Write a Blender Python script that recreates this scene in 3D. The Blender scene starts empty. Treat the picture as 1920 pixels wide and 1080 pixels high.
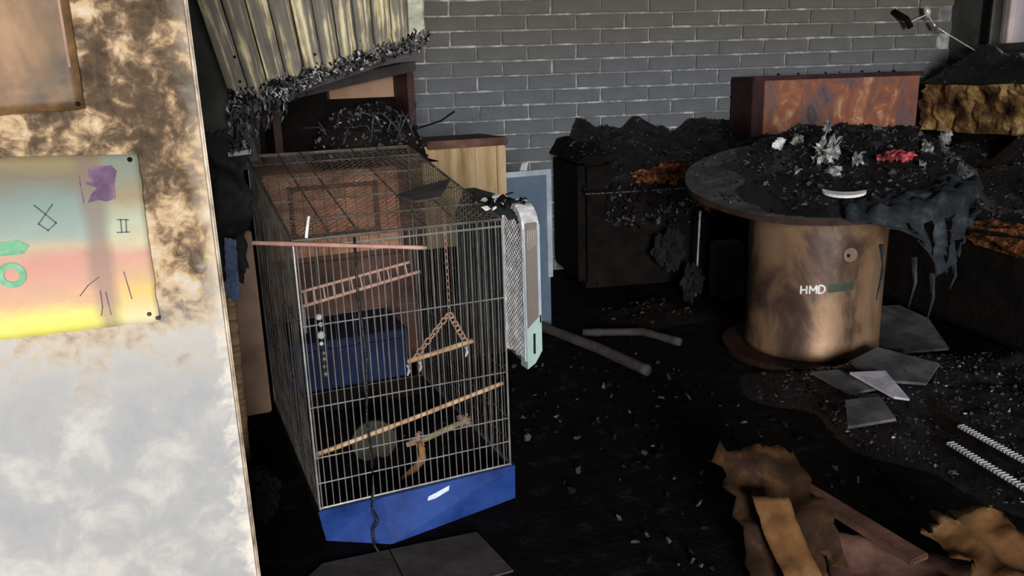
import bpy, bmesh, math, random
from mathutils import Vector, Matrix, noise
random.seed(7)
R = math.radians
scn = bpy.context.scene
COL = scn.collection

# ------------------------------------------------------------------ camera, world, lights, exposure
yaw, pit, rol = R(23.5), R(14.6), R(1.9)
fwd = Vector((math.sin(yaw)*math.cos(pit), math.cos(yaw)*math.cos(pit), -math.sin(pit)))
r0 = Vector((math.cos(yaw), -math.sin(yaw), 0)); u0 = r0.cross(fwd)
ri = r0*math.cos(rol) - u0*math.sin(rol); up = u0*math.cos(rol) + r0*math.sin(rol)
cam_d = bpy.data.cameras.new('camera'); cam = bpy.data.objects.new('camera', cam_d); COL.objects.link(cam)
cam.matrix_world = Matrix(((ri.x, up.x, -fwd.x, 0), (ri.y, up.y, -fwd.y, 0), (ri.z, up.z, -fwd.z, 1.4), (0, 0, 0, 1)))
cam_d.sensor_width = 36; cam_d.lens = 1500/1920*36; cam_d.clip_start = .05
scn.camera = cam
scn.view_settings.view_transform = 'Standard'; scn.view_settings.look = 'None'
scn.view_settings.exposure = 0.0; scn.view_settings.gamma = 1.0; scn.view_settings.use_curve_mapping = False
w = bpy.data.worlds.new('world'); scn.world = w; w.use_nodes = True
w.node_tree.nodes['Background'].inputs[0].default_value = (.72, .84, 1, 1)
w.node_tree.nodes['Background'].inputs[1].default_value = .35

def area(name, loc, target, sx, sy, power, col, spread=180):
    l = bpy.data.lights.new(name, 'AREA'); l.shape = 'RECTANGLE'; l.size = sx; l.size_y = sy
    l.energy = power; l.color = col; l.spread = R(spread)
    o = bpy.data.objects.new(name, l); COL.objects.link(o); o.location = loc
    o.rotation_euler = (Vector(target)-Vector(loc)).to_track_quat('-Z', 'Y').to_euler()
    return o
area('doorway_daylight', (-1.0, -5.2, 1.7), (.9, 3, .95), 1.9, 2.1, 800, (1, .97, .92))

# ------------------------------------------------------------------ frames: room walls are turned 13.5 degrees from the cage
WA = R(-13.5); WD = Vector((math.cos(WA), math.sin(WA), 0)); WN = Vector((-math.sin(WA), math.cos(WA), 0))
def W(s, n, z=0): return WD*s + WN*n + Vector((0, 0, z))
N0 = 5.724; SR = 4.5
area('window_daylight', W(5.5, 4.4, 2.3), W(2.6, 3.2, .7), 1.5, 1.3, 60, (.86, .93, 1))

# ------------------------------------------------------------------ materials
def nodes(name):
    m = bpy.data.materials.new(name); m.use_nodes = True
    nt = m.node_tree; b = nt.nodes['Principled BSDF']; return m, nt, b
def L(nt, a, b): nt.links.new(a, b)
def coord(nt, kind='Object', scale=(1, 1, 1)):
    t = nt.nodes.new('ShaderNodeTexCoord'); mp = nt.nodes.new('ShaderNodeMapping'); mp.inputs['Scale'].default_value = scale
    L(nt, t.outputs[kind], mp.inputs[0]); return mp.outputs[0]
def nz(nt, v, scale, det=4, rough=.6, dist=0):
    n = nt.nodes.new('ShaderNodeTexNoise'); n.inputs['Scale'].default_value = scale; n.inputs['Detail'].default_value = det
    n.inputs['Roughness'].default_value = rough; n.inputs['Distortion'].default_value = dist
    L(nt, v, n.inputs['Vector']); return n.outputs['Fac']
def ramp(nt, f, stops):
    r = nt.nodes.new('ShaderNodeValToRGB'); e = r.color_ramp.elements
    while len(e) > 1: e.remove(e[-1])
    e[0].position = stops[0][0]; e[0].color = (*stops[0][1], 1)
    for p, c in stops[1:]:
        x = e.new(p); x.color = (*c, 1)
    L(nt, f, r.inputs[0]); return r.outputs[0]
def mth(nt, op, a, b=None, clamp=False):
    m = nt.nodes.new('ShaderNodeMath'); m.operation = op; m.use_clamp = clamp
    for i, v in enumerate((a, b)):
        if v is None: continue
        if isinstance(v, (int, float)): m.inputs[i].default_value = v
        else: L(nt, v, m.inputs[i])
    return m.outputs[0]
def mix(nt, f, a, b):
    m = nt.nodes.new('ShaderNodeMix'); m.data_type = 'RGBA'
    if isinstance(f, (int, float)): m.inputs[0].default_value = f
    else: L(nt, f, m.inputs[0])
    for i, v in ((6, a), (7, b)):
        if isinstance(v, tuple): m.inputs[i].default_value = (*v, 1)
        else: L(nt, v, m.inputs[i])
    return m.outputs[2]
def bump(nt, b, h, s, d=.01):
    n = nt.nodes.new('ShaderNodeBump'); n.inputs['Strength'].default_value = s; n.inputs['Distance'].default_value = d
    L(nt, h, n.inputs['Height']); L(nt, n.outputs[0], b.inputs['Normal'])
def noisy(name, stops, scale=8, rough=.8, bmp=.3, metal=0, det=5, dist=0, aniso=(1, 1, 1), bscale=None, spec=.22, bd=.01):
    m, nt, b = nodes(name); v = coord(nt, scale=aniso); f = nz(nt, v, scale, det, .62, dist)
    L(nt, ramp(nt, f, stops), b.inputs['Base Color']); b.inputs['Roughness'].default_value = rough
    b.inputs['Metallic'].default_value = metal; b.inputs['Specular IOR Level'].default_value = spec
    if bmp: bump(nt, b, nz(nt, v, bscale or scale*3, 4), bmp, bd)
    return m
g = lambda v: (v, v, v)
char = noisy('charred_black', [(.3, (.003, .003, .0035)), (.6, (.010, .009, .011)), (.8, (.04, .036, .04))], 14, .45, .8, spec=.5)
charm = noisy('charred_matt', [(.3, (.003, .003, .003)), (.7, (.012, .009, .008))], 9, .9, .5, spec=.1)
chargrey = noisy('grey_char', [(.3, (.014, .015, .019)), (.55, (.042, .044, .053)), (.75, (.13, .13, .145))], 18, .6, .8, spec=.4)
floorm = noisy('sooty_floor', [(.3, (.002, .0018, .0016)), (.58, (.006, .005, .005)), (.72, (.018, .018, .018)), (.8, (.05, .05, .047))], 11, .8, .6, spec=.08, bscale=40)
ash = noisy('pale_ash', [(.35, g(.04)), (.5, g(.2)), (.66, g(.6))], 26, .8, .5)
soft = noisy('sooty_ceiling', [(.3, g(.05)), (.7, g(.14))], 4, .9, .2)
redbit = noisy('scorched_red', [(.35, (.015, .006, .006)), (.5, (.2, .025, .03)), (.62, (.55, .09, .1)), (.75, (.8, .4, .4))], 20, .6, .4)
foam = noisy('scorched_foam', [(.36, (.015, .009, .006)), (.46, (.13, .065, .025)), (.56, (.42, .27, .1)), (.72, (.68, .5, .25))], 4, .95, .9, bscale=40)
foam_orange = noisy('orange_foam', [(.3, (.01, .005, .003)), (.48, (.1, .035, .012)), (.62, (.36, .13, .05)), (.75, (.8, .45, .28))], 22, .95, .9, bscale=60)
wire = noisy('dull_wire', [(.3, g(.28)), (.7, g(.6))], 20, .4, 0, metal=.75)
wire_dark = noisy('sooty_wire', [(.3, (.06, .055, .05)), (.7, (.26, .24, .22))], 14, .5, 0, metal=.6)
mesh_wire = noisy('rusty_mesh_wire', [(.3, (.08, .05, .04)), (.7, (.42, .33, .28))], 6, .5, 0, metal=.3)
blue = noisy('blue_plastic', [(.3, (.006, .02, .10)), (.5, (.016, .045, .2)), (.65, (.022, .06, .25))], 6, .45, .15)
blue_dark = noisy('sooty_blue_plastic', [(.3, (.003, .005, .018)), (.6, (.009, .02, .08)), (.8, (.02, .045, .15))], 5, .6, .2)
perchw = noisy('perch_wood', [(.3, (.22, .12, .06)), (.5, (.45, .28, .16)), (.7, (.62, .46, .32))], 9, .8, .3, aniso=(1, 1, 6))
perchp = noisy('pinkish_stick', [(.3, (.3, .15, .11)), (.7, (.55, .36, .29))], 8, .7, .2)
redwood = noisy('red_brown_wood', [(.25, (.12, .05, .03)), (.5, (.42, .19, .11)), (.7, (.62, .36, .24))], 4, .6, .3, aniso=(1.2, 1, 3), dist=1)
redwood_dark = noisy('dark_panel_wood', [(.3, (.03, .015, .012)), (.6, (.12, .06, .045)), (.8, (.2, .13, .11))], 6, .65, .3)
yelwood = noisy('scorched_pine', [(.3, (.2, .12, .055)), (.55, (.42, .3, .17)), (.8, (.55, .43, .28))], 3, .7, .2, aniso=(6, 6, .7))
tanm = noisy('tan_board', [(.3, (.16, .1, .075)), (.7, (.36, .24, .17))], 5, .8, .2)
greyboard = noisy('sooty_board', [(.3, (.025, .022, .023)), (.7, (.075, .065, .066))], 6, .8, .3)
bluegrey = noisy('blue_grey_board', [(.3, (.06, .09, .14)), (.7, (.12, .17, .24))], 2, .6, .1)
palegrey = noisy('pale_frame', [(.3, (.22, .27, .34)), (.7, (.4, .46, .52))], 9, .6, .1)
slate = noisy('grey_slate', [(.3, (.035, .036, .04)), (.5, (.07, .07, .076)), (.7, (.14, .135, .14))], 7, .75, .3)
slate_l = noisy('pale_slate', [(.3, (.2, .2, .24)), (.7, (.6, .57, .65))], 7, .7, .3)
cloth = noisy('sooty_cloth', [(.3, (.006, .008, .011)), (.55, (.018, .023, .029)), (.75, (.06, .07, .08))], 12, .8, .5)
bagm = noisy('black_fabric', [(.3, (.006, .007, .009)), (.7, (.035, .035, .04))], 6, .75, .5)
tarp = noisy('grey_tarp', [(.3, (.035, .036, .035)), (.7, (.10, .10, .095))], 4, .85, .3)
white = noisy('white_ceramic', [(.3, g(.6)), (.7, g(.85))], 9, .25, 0)
teal = noisy('pale_teal_plastic', [(.3, (.2, .3, .29)), (.7, (.33, .44, .42))], 8, .5, .1)
greyplast = noisy('grey_brown_plastic', [(.3, (.09, .08, .075)), (.7, (.2, .17, .155))], 3, .5, .1, aniso=(1, 1, .6))
palepl = noisy('pale_plastic', [(.3, (.25, .25, .26)), (.55, (.5, .5, .52)), (.75, (.8, .8, .82))], 30, .35, .3)
cardb = noisy('scorched_cardboard', [(.3, (.005, .0025, .0015)), (.48, (.024, .010, .004)), (.62, (.08, .034, .010)), (.75, (.16, .07, .02))], 5, .85, .3, dist=.6)
cardl = noisy('tan_cardboard', [(.3, (.035, .014, .006)), (.5, (.12, .055, .02)), (.7, (.21, .12, .05))], 5, .85, .3)
metal = noisy('bright_metal', [(.3, g(.4)), (.6, g(.85))], 16, .35, .1, metal=.35)
redframe = noisy('dark_red_frame', [(.3, (.012, .006, .008)), (.7, (.06, .02, .02))], 6, .6, .2)
rooftile = noisy('window_reveal', [(.3, (.3, .25, .24)), (.7, (.5, .42, .4))], 3, .9, .1)
mortar = noisy('grey_mortar', [(.3, (.15, .155, .16)), (.5, (.24, .245, .25)), (.66, (.55, .55, .53))], 9, .95, .4)

# brick: sooty grey, warmer film high on the wall
brickm, nt, b = nodes('sooty_brick')
v = coord(nt); f = nz(nt, v, 5, 5)
oi = nt.nodes.new('ShaderNodeObjectInfo')
geo = nt.nodes.new('ShaderNodeNewGeometry'); sx = nt.nodes.new('ShaderNodeSeparateXYZ'); L(nt, geo.outputs['Position'], sx.inputs[0])
zz = mth(nt, 'ADD', mth(nt, 'MULTIPLY', mth(nt, 'SUBTRACT', sx.outputs[2], 1.45), 2.2), mth(nt, 'MULTIPLY', nz(nt, geo.outputs['Position'], 1.6, 4), .5), True)
tint = mix(nt, zz, (.125, .138, .16), (.132, .122, .104))
val = ramp(nt, f, [(.25, g(.75)), (.75, g(1.25))])
mm = nt.nodes.new('ShaderNodeMix'); mm.data_type = 'RGBA'; mm.blend_type = 'MULTIPLY'; mm.inputs[0].default_value = 1
L(nt, tint, mm.inputs[6]); L(nt, val, mm.inputs[7]); L(nt, mm.outputs[2], b.inputs['Base Color']); b.inputs['Roughness'].default_value = .9
bump(nt, b, nz(nt, v, 45, 4), .4, .004)

# partition plaster: pale, with soot film rising up the wall
plaster, nt, b = nodes('sooted_plaster')
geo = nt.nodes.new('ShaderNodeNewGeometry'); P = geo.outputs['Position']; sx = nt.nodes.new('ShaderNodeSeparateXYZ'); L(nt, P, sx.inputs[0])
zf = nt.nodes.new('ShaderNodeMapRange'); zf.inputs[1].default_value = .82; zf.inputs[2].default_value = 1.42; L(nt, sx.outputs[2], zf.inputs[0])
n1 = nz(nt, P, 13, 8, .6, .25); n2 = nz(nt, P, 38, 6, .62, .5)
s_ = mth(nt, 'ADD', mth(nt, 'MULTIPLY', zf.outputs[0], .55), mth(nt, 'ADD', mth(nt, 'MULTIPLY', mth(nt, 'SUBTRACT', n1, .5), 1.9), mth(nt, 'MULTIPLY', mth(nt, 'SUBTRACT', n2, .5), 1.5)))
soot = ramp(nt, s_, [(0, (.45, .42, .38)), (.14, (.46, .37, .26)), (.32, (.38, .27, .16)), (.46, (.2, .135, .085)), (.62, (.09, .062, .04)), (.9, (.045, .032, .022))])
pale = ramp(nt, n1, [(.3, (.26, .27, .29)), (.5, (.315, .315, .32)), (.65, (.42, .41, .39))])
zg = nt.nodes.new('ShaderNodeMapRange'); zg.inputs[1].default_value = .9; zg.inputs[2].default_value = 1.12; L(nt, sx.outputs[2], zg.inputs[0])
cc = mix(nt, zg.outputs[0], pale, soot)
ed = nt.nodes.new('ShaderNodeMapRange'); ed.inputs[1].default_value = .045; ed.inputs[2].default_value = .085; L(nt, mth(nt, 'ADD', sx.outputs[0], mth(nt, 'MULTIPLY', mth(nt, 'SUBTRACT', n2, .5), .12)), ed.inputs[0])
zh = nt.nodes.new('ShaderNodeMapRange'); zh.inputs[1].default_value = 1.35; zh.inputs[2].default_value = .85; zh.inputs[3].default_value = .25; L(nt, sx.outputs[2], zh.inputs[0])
cc = mix(nt, mth(nt, 'MULTIPLY', ed.outputs[0], zh.outputs[0]), cc, (.62, .57, .5))  # paler right edge: less soot, plus overexposed light painted in, stronger low down
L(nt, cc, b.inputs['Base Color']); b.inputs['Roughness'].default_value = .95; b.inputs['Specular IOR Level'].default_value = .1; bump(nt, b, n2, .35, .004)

# painted sheet (print): horizontal bands of paint, uv mapped
paint, nt, b = nodes('painted_sheet')
t = nt.nodes.new('ShaderNodeTexCoord'); sx = nt.nodes.new('ShaderNodeSeparateXYZ'); L(nt, t.outputs['UV'], sx.inputs[0])
n1 = nz(nt, t.outputs['UV'], 4, 4, .6, .8)
vv = mth(nt, 'ADD', sx.outputs[1], mth(nt, 'MULTIPLY', mth(nt, 'SUBTRACT', n1, .5), .16))
base = ramp(nt, vv, [(0, (.85, .8, .12)), (.1, (.9, .85, .22)), (.17, (.8, .5, .3)), (.3, (.78, .42, .34)), (.42, (.8, .38, .33)), (.5, (.72, .58, .42)), (.56, (.42, .56, .52)), (.75, (.3, .46, .46)), (.86, (.3, .28, .22)), (.95, (.46, .38, .2)), (1, (.4, .3, .16))])
right = ramp(nt, vv, [(0, (.85, .78, .5)), (.2, (.85, .62, .2)), (.3, (.8, .5, .3)), (.42, (.82, .42, .36)), (.5, (.8, .72, .5)), (.62, (.66, .72, .56)), (.75, (.5, .4, .26)), (.9, (.36, .42, .36)), (1, (.34, .42, .38))])
xf = nt.nodes.new('ShaderNodeMapRange'); xf.inputs[1].default_value = .84; xf.inputs[2].default_value = .88
L(nt, mth(nt, 'ADD', sx.outputs[0], mth(nt, 'MULTIPLY', mth(nt, 'SUBTRACT', n1, .5), .05)), xf.inputs[0])
c1 = mix(nt, xf.outputs[0], base, right)
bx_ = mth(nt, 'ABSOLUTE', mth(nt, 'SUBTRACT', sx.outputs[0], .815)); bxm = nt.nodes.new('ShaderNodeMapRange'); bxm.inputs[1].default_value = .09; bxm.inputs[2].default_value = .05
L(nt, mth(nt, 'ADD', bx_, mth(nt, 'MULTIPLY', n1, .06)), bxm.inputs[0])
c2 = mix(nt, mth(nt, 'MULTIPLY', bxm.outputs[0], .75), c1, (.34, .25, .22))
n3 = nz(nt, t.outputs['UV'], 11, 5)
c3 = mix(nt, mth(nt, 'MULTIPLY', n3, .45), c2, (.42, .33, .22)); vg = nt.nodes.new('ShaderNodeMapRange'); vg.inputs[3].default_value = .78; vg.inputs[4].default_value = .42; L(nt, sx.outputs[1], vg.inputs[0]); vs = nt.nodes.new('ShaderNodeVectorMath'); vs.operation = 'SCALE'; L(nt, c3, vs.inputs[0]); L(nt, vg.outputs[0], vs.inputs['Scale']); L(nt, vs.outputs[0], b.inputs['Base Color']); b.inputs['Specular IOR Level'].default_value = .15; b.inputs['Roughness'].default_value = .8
brown_sheet = noisy('scorched_paper', [(.36, (.05, .03, .016)), (.47, (.13, .07, .03)), (.56, (.22, .12, .055)), (.68, (.3, .18, .085))], 6, .5, .1, dist=.4)

# ceiling cladding: cream plastic with vertical soot streaks
clad, nt, b = nodes('sooted_cream_cladding')
t = nt.nodes.new('ShaderNodeTexCoord')
mp = nt.nodes.new('ShaderNodeMapping'); mp.inputs['Scale'].default_value = (46, 1.2, 3); L(nt, t.outputs['UV'], mp.inputs[0])
f = nz(nt, mp.outputs[0], 1.0, 6, .6, .3)
mp2 = nt.nodes.new('ShaderNodeMapping'); mp2.inputs['Scale'].default_value = (9, 3.2, 1); L(nt, t.outputs['UV'], mp2.inputs[0])
f2 = nz(nt, mp2.outputs[0], 1.0, 4)
ff = mth(nt, 'ADD', mth(nt, 'MULTIPLY', f, .6), mth(nt, 'MULTIPLY', f2, .4))
L(nt, ramp(nt, ff, [(.3, (.03, .025, .018)), (.38, (.19, .17, .14)), (.5, (.27, .25, .22)), (.54, (.6, .5, .28)), (.6, (.95, .88, .62))]), b.inputs['Base Color'])
b.inputs['Roughness'].default_value = .35; bump(nt, b, f, .6, .004)

# ------------------------------------------------------------------ building helpers
ORG = {}
def tag(o, label=None, cat=None, group=None, kind=None):
    if label: o['label'] = label
    if cat: o['category'] = cat
    if group: o['group'] = group
    if kind: o['kind'] = kind
    return o
def thing(name, loc, label, cat, group=None):
    o = bpy.data.objects.new(name, None); COL.objects.link(o); o.location = loc; o.empty_display_size = .05
    ORG[o.name] = Vector(loc); return tag(o, label, cat, group)
def obj(name, bm, m, parent=None, kind=None, smooth=False):
    if parent is not None: org = ORG[parent.name]
    else:
        xs = [v.co for v in bm.verts]
        org = Vector(((min(p.x for p in xs)+max(p.x for p in xs))/2, (min(p.y for p in xs)+max(p.y for p in xs))/2, min(p.z for p in xs)))
    bmesh.ops.translate(bm, verts=bm.verts, vec=-org)
    bmesh.ops.recalc_face_normals(bm, faces=bm.faces)
    me = bpy.data.meshes.new(name); bm.to_mesh(me); bm.free()
    for x in (m if isinstance(m, (list, tuple)) else [m]): me.materials.append(x)
    if smooth:
        for p in me.polygons: p.use_smooth = True
    o = bpy.data.objects.new(name, me); COL.objects.link(o)
    if parent is not None: o.parent = parent
    else: o.location = org
    ORG[o.name] = org
    if kind: o['kind'] = kind
    return o
def B(): return bmesh.new()
def hexa(bm, P, mi=0):
    vs = [bm.verts.new(p) for p in P]
    fs = [bm.faces.new([vs[i] for i in f]) for f in ((0, 3, 2, 1), (4, 5, 6, 7), (0, 1, 5, 4), (1, 2, 6, 5), (2, 3, 7, 6), (3, 0, 4, 7))]
    for f in fs: f.material_index = mi
    return vs
def box(bm, a, b, fr=None, bev=0, mi=0):
    t = bmesh.new() if bev else bm
    fr = fr or (lambda x, y, z: Vector((x, y, z)))
    P = [fr(x, y, z) for z in (a[2], b[2]) for x, y in ((a[0], a[1]), (b[0], a[1]), (b[0], b[1]), (a[0], b[1]))]
    hexa(t, P, mi)
    if bev:
        bmesh.ops.bevel(t, geom=t.edges[:], offset=bev, segments=2, affect='EDGES')
        me = bpy.data.meshes.new('t'); t.to_mesh(me); t.free(); bm.from_mesh(me); bpy.data.meshes.remove(me)
def tube(bm, pts, r, n=5, mi=0, cap=True):
    pts = [Vector(p) for p in pts]; rings = []
    for i, p in enumerate(pts):
        d = (pts[min(i+1, len(pts)-1)] - pts[max(i-1, 0)]).normalized()
        a = d.cross(Vector((0, 0, 1)))
        if a.length < .05: a = d.cross(Vector((0, 1, 0)))
        a.normalize(); c = d.cross(a); rr = r[i] if isinstance(r, (list, tuple)) else r
        rings.append([bm.verts.new(p + a*math.cos(2*math.pi*k/n)*rr + c*math.sin(2*math.pi*k/n)*rr) for k in range(n)])
    for A, C_ in zip(rings, rings[1:]):
        for k in range(n): bm.faces.new((A[k], A[(k+1) % n], C_[(k+1) % n], C_[k])).material_index = mi
    if cap:
        bm.faces.new(rings[0][::-1]).material_index = mi; bm.faces.new(rings[-1]).material_index = mi
def prism(bm, poly, ext, mi=0):
    n = len(poly); a = [bm.verts.new(Vector(p)) for p in poly]; c = [bm.verts.new(Vector(p)+Vector(ext)) for p in poly]
    bm.faces.new(a[::-1]).material_index = mi; bm.faces.new(c).material_index = mi
    for i in range(n): bm.faces.new((a[i], a[(i+1) % n], c[(i+1) % n], c[i])).material_index = mi
def sheet(bm, c00, c10, c11, c01, nu, nv, th, amp=0, freq=6, rag=0, seed=0, uv=False, fold=0):
    c00, c10, c11, c01 = map(Vector, (c00, c10, c11, c01)); N = (c10-c00).cross(c01-c00).normalized()
    lay = bm.loops.layers.uv.verify() if uv else None
    V = []
    for s in (0, 1):
        G = []
        for j in range(nv+1):
            row = []
            for i in range(nu+1):
                u, v_ = i/nu, j/nv
                if rag:
                    q = noise.noise(Vector((u*9+seed, v_*9, seed)))*rag
                    if i in (0, nu): u += q
                    if j in (0, nv): v_ += q
                p = (c00*(1-u)+c10*u)*(1-v_) + (c01*(1-u)+c11*u)*v_
                h = noise.fractal(p*freq+Vector((seed, 0, 0)), 1, 2, 3)*amp + fold*math.sin(u*8+seed)*v_
                row.append(bm.verts.new(p + N*(h + (th if s else 0))))
            G.append(row)
        V.append(G)
    def face(vs, uvs=None):
        f = bm.faces.new(vs)
        if lay:
            for l, q in zip(f.loops, uvs): l[lay].uv = q
    for s in (0, 1):
        for j in range(nv):
            for i in range(nu):
                idx = [(i, j), (i+1, j), (i+1, j+1), (i, j+1)]
                face([V[s][b_][a_] for a_, b_ in idx], [(a_/nu, b_/nv) for a_, b_ in idx])
    bd = [(i, 0) for i in range(nu)] + [(nu, j) for j in range(nv)] + [(i, nv) for i in range(nu, 0, -1)] + [(0, j) for j in range(nv, 0, -1)]
    for k in range(len(bd)):
        a_, c_ = bd[k], bd[(k+1) % len(bd)]
        face([V[0][a_[1]][a_[0]], V[0][c_[1]][c_[0]], V[1][c_[1]][c_[0]], V[1][a_[1]][a_[0]]], [(q[0]/nu, q[1]/nv) for q in (a_, c_, c_, a_)])
def shard(bm, p, s, mi=0, flat=.35):
    """irregular broken chip, 5-sided, random tilt"""
    q = Matrix.Rotation(random.uniform(0, 6.28), 3, Vector((random.uniform(-1, 1), random.uniform(-1, 1), random.uniform(-1, 1))).normalized())
    n = random.choice((3, 4, 5)); a = []; c = []
    for k in range(n):
        t = 2*math.pi*k/n; rr = s*random.uniform(.5, 1.2)
        d = Vector((math.cos(t)*rr, math.sin(t)*rr*random.uniform(.4, 1), 0))
        a.append(bm.verts.new(p + q @ d)); c.append(bm.verts.new(p + q @ (d*.8 + Vector((0, 0, s*flat)))))
    bm.faces.new(a[::-1]).material_index = mi; bm.faces.new(c).material_index = mi
    for i in range(n): bm.faces.new((a[i], a[(i+1) % n], c[(i+1) % n], c[i])).material_index = mi
def heap(bm, fr, a0, a1, b0, b1, base, H, nu, nv, n_sh, smin, smax, mis=(0, 0, 0, 1), freq=7, rough=.05, seed=0, bottom=True):
    """rubble: closed displaced surface over the (a,b) rectangle with height function H(u,v), plus chips"""
    G = []
    def h(u, v_):
        p = fr(a0+(a1-a0)*u, b0+(b1-b0)*v_, 0)
        hh = H(u, v_)
        nn = noise.fractal(p*freq*.6+Vector((seed, 0, 0)), 1, 2, 2); n2 = noise.noise(p*freq*1.7+Vector((0, seed, 0)))
        return max(0.0, hh*(1+.22*nn) + (rough*.6*nn+rough*.55*n2)*min(1, hh*12))
    for j in range(nv+1):
        G.append([bm.verts.new(fr(a0+(a1-a0)*i/nu, b0+(b1-b0)*j/nv, base+h(i/nu, j/nv))) for i in range(nu+1)])
    for j in range(nv):
        for i in range(nu):
            if bottom or max(H((i+a_)/nu, (j+b_)/nv) for a_ in (0, 1) for b_ in (0, 1)) > .001: bm.faces.new((G[j][i], G[j][i+1], G[j+1][i+1], G[j+1][i]))
    if not bottom: bmesh.ops.delete(bm, geom=[v_ for v_ in bm.verts if not v_.link_faces], context='VERTS')
    if bottom:
        bd = [G[0][i] for i in range(nu)] + [G[j][nu] for j in range(nv)] + [G[nv][i] for i in range(nu, 0, -1)] + [G[j][0] for j in range(nv, 0, -1)]
        lo = [bm.verts.new(Vector((v_.co.x, v_.co.y, v_.co.z))) for v_ in bd]
        zb = fr(0, 0, base).z - .004 if fr is not TABF else None
        for l, v_ in zip(lo, bd):
            l.co = Vector((v_.co.x, v_.co.y, zb)) if zb is not None else v_.co - Vector((0, 0, .01))
        for i in range(len(bd)): bm.faces.new((bd[i], bd[(i+1) % len(bd)], lo[(i+1) % len(bd)], lo[i]))
        bm.faces.new(lo)
    for _ in range(n_sh):
        u, v_ = random.random(), random.random(); hh = h(u, v_)
        if H(u, v_) < .006: continue
        shard(bm, fr(a0+(a1-a0)*u, b0+(b1-b0)*v_, base+hh+random.uniform(0, smin*.6)), random.uniform(smin, smax)*random.random()**.8, random.choice(mis), random.uniform(.1, .6))
TC = Vector((3.06, 3.06, .893)); tdir = Vector((.707, .707, 0)); TT = R(10.0)
tU = Vector((.707, -.707, 0)); tV = Vector((.707*math.cos(TT), .707*math.cos(TT), math.sin(TT))); tN = tU.cross(tV).normalized()
if tN.z < 0: tN = -tN
def TABF(a, b, z): return TC + tU*a + tV*b + tN*z
XY = lambda x, y, z: Vector((x, y, z))

# ------------------------------------------------------------------ room shell
bm = B(); box(bm, (-2.6, -3.6, -.2), (7.5, 7.2, 0)); tag(obj('floor', bm, floorm), kind='structure')
bm = B(); box(bm, (-2.6, -3.6, 2.7), (7.5, 7.2, 2.85)); tag(obj('ceiling', bm, soft), kind='structure')
bm = B(); box(bm, (-2.6, 1.5, 0), (-2.4, 7.2, 2.7)); tag(obj('wall_left', bm, soft), kind='structure')
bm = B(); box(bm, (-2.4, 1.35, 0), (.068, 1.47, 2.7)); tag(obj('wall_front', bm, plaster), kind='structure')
bm = B(); box(bm, (.0665, 1.354, 0), (.0755, 1.466, 2.7), bev=.006); tag(obj('trim_1', bm, noisy('corner_bead', [(.35, (.10, .07, .05)), (.5, (.34, .27, .2)), (.65, (.6, .52, .42))], 12, .5, .1)), kind='structure')
# back wall: mortar core, bricks proud of it
bm = B(); box(bm, (-5.0, N0+.012, 0), (SR+.3, N0+.2, 2.7), fr=W); bw = tag(obj('wall_back', bm, mortar), kind='structure')
BW, BH, J = .357, .1015, .014
base_me = []
for k in range(5):
    bm = B()
    ww, hh, dd = (BW-J)/2, (BH-J)/2, .03
    P = [Vector((x, y, z)) for z in (-hh, hh) for x, y in ((-ww, -.004), (ww, -.004), (ww, dd), (-ww, dd))]
    P = [p + Vector((random.uniform(-.005, .005), random.uniform(-.002, .002), random.uniform(-.003, .003))) for p in P]
    hexa(bm, P); bmesh.ops.bevel(bm, geom=[e for e in bm.edges if abs(e.verts[0].co.y) < .01 and abs(e.verts[1].co.y) < .01], offset=.004, segments=1, affect='EDGES')
    bmesh.ops.recalc_face_normals(bm, faces=bm.faces)
    me = bpy.data.meshes.new('brick'); bm.to_mesh(me); bm.free(); me.materials.append(brickm); base_me.append(me)
rows = range(0, 26); z0 = .055
rest = B(); cnt = 0
for r_ in rows:
    z = z0 + r_*BH
    s = -4.6 + (BW/2 if r_ % 2 else 0) + .06
    while s < SR - .02:
        ce = min(s+BW/2-J/2, SR) ; vis = .35 < s+BW/2 and .78 < z < 2.15 and s < SR
        jit = random.uniform(-.004, .004)
        if vis and s+BW/2 < SR and cnt < 290:
            o = bpy.data.objects.new('brick', random.choice(base_me)); COL.objects.link(o); o.parent = bw
            o.location = W(s, N0-random.uniform(-.003, .003), z+jit*.4) - ORG['wall_back']; o.rotation_euler = (0, 0, WA); cnt += 1
        elif s-BW/2 < SR-.03:
            box(rest, (s-(BW-J)/2, N0-.003+jit*.5, z-(BH-J)/2), (min(ce, SR), N0+.03, z+(BH-J)/2), fr=W)
        s += BW
obj('distant_bricks', rest, brickm, bw, kind='stuff')
# right wall with window opening n 4.0..5.32, z 1.53..2.35
n0_, n1_, za, zb = 4.05, 5.32, 1.53, 2.35
bm = B()
box(bm, (SR, -.5, 0), (SR+.28, N0+.2, za), fr=W); box(bm, (SR, -.5, zb), (SR+.28, N0+.2, 2.7), fr=W)
box(bm, (SR, -.5, za), (SR+.28, n0_, zb), fr=W); box(bm, (SR, n1_, za), (SR+.28, N0+.2, zb), fr=W)
wr = tag(obj('wall_right', bm, tarp), kind='structure')
win = tag(bpy.data.objects.new('window_1', None), kind='structure'); COL.objects.link(win); ORG[win.name] = Vector((0, 0, 0))
bm = B()
box(bm, (SR-.015, n1_-.0, za-.0), (SR+.09, n1_+.07, zb+.05), fr=W, bev=.004); box(bm, (SR-.015, n0_-.07, za), (SR+.09, n0_, zb+.05), fr=W, bev=.004)
box(bm, (SR-.015, n0_-.07, zb), (SR+.09, n1_+.07, zb+.06), fr=W, bev=.004)
obj('window_frame', bm, charm, win)
bm = B(); box(bm, (SR-.06, n0_-.1, za-.045), (SR+.28, n1_+.1, za+.004), fr=W, bev=.004); obj('window_sill', bm, greyboard, win)
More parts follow.
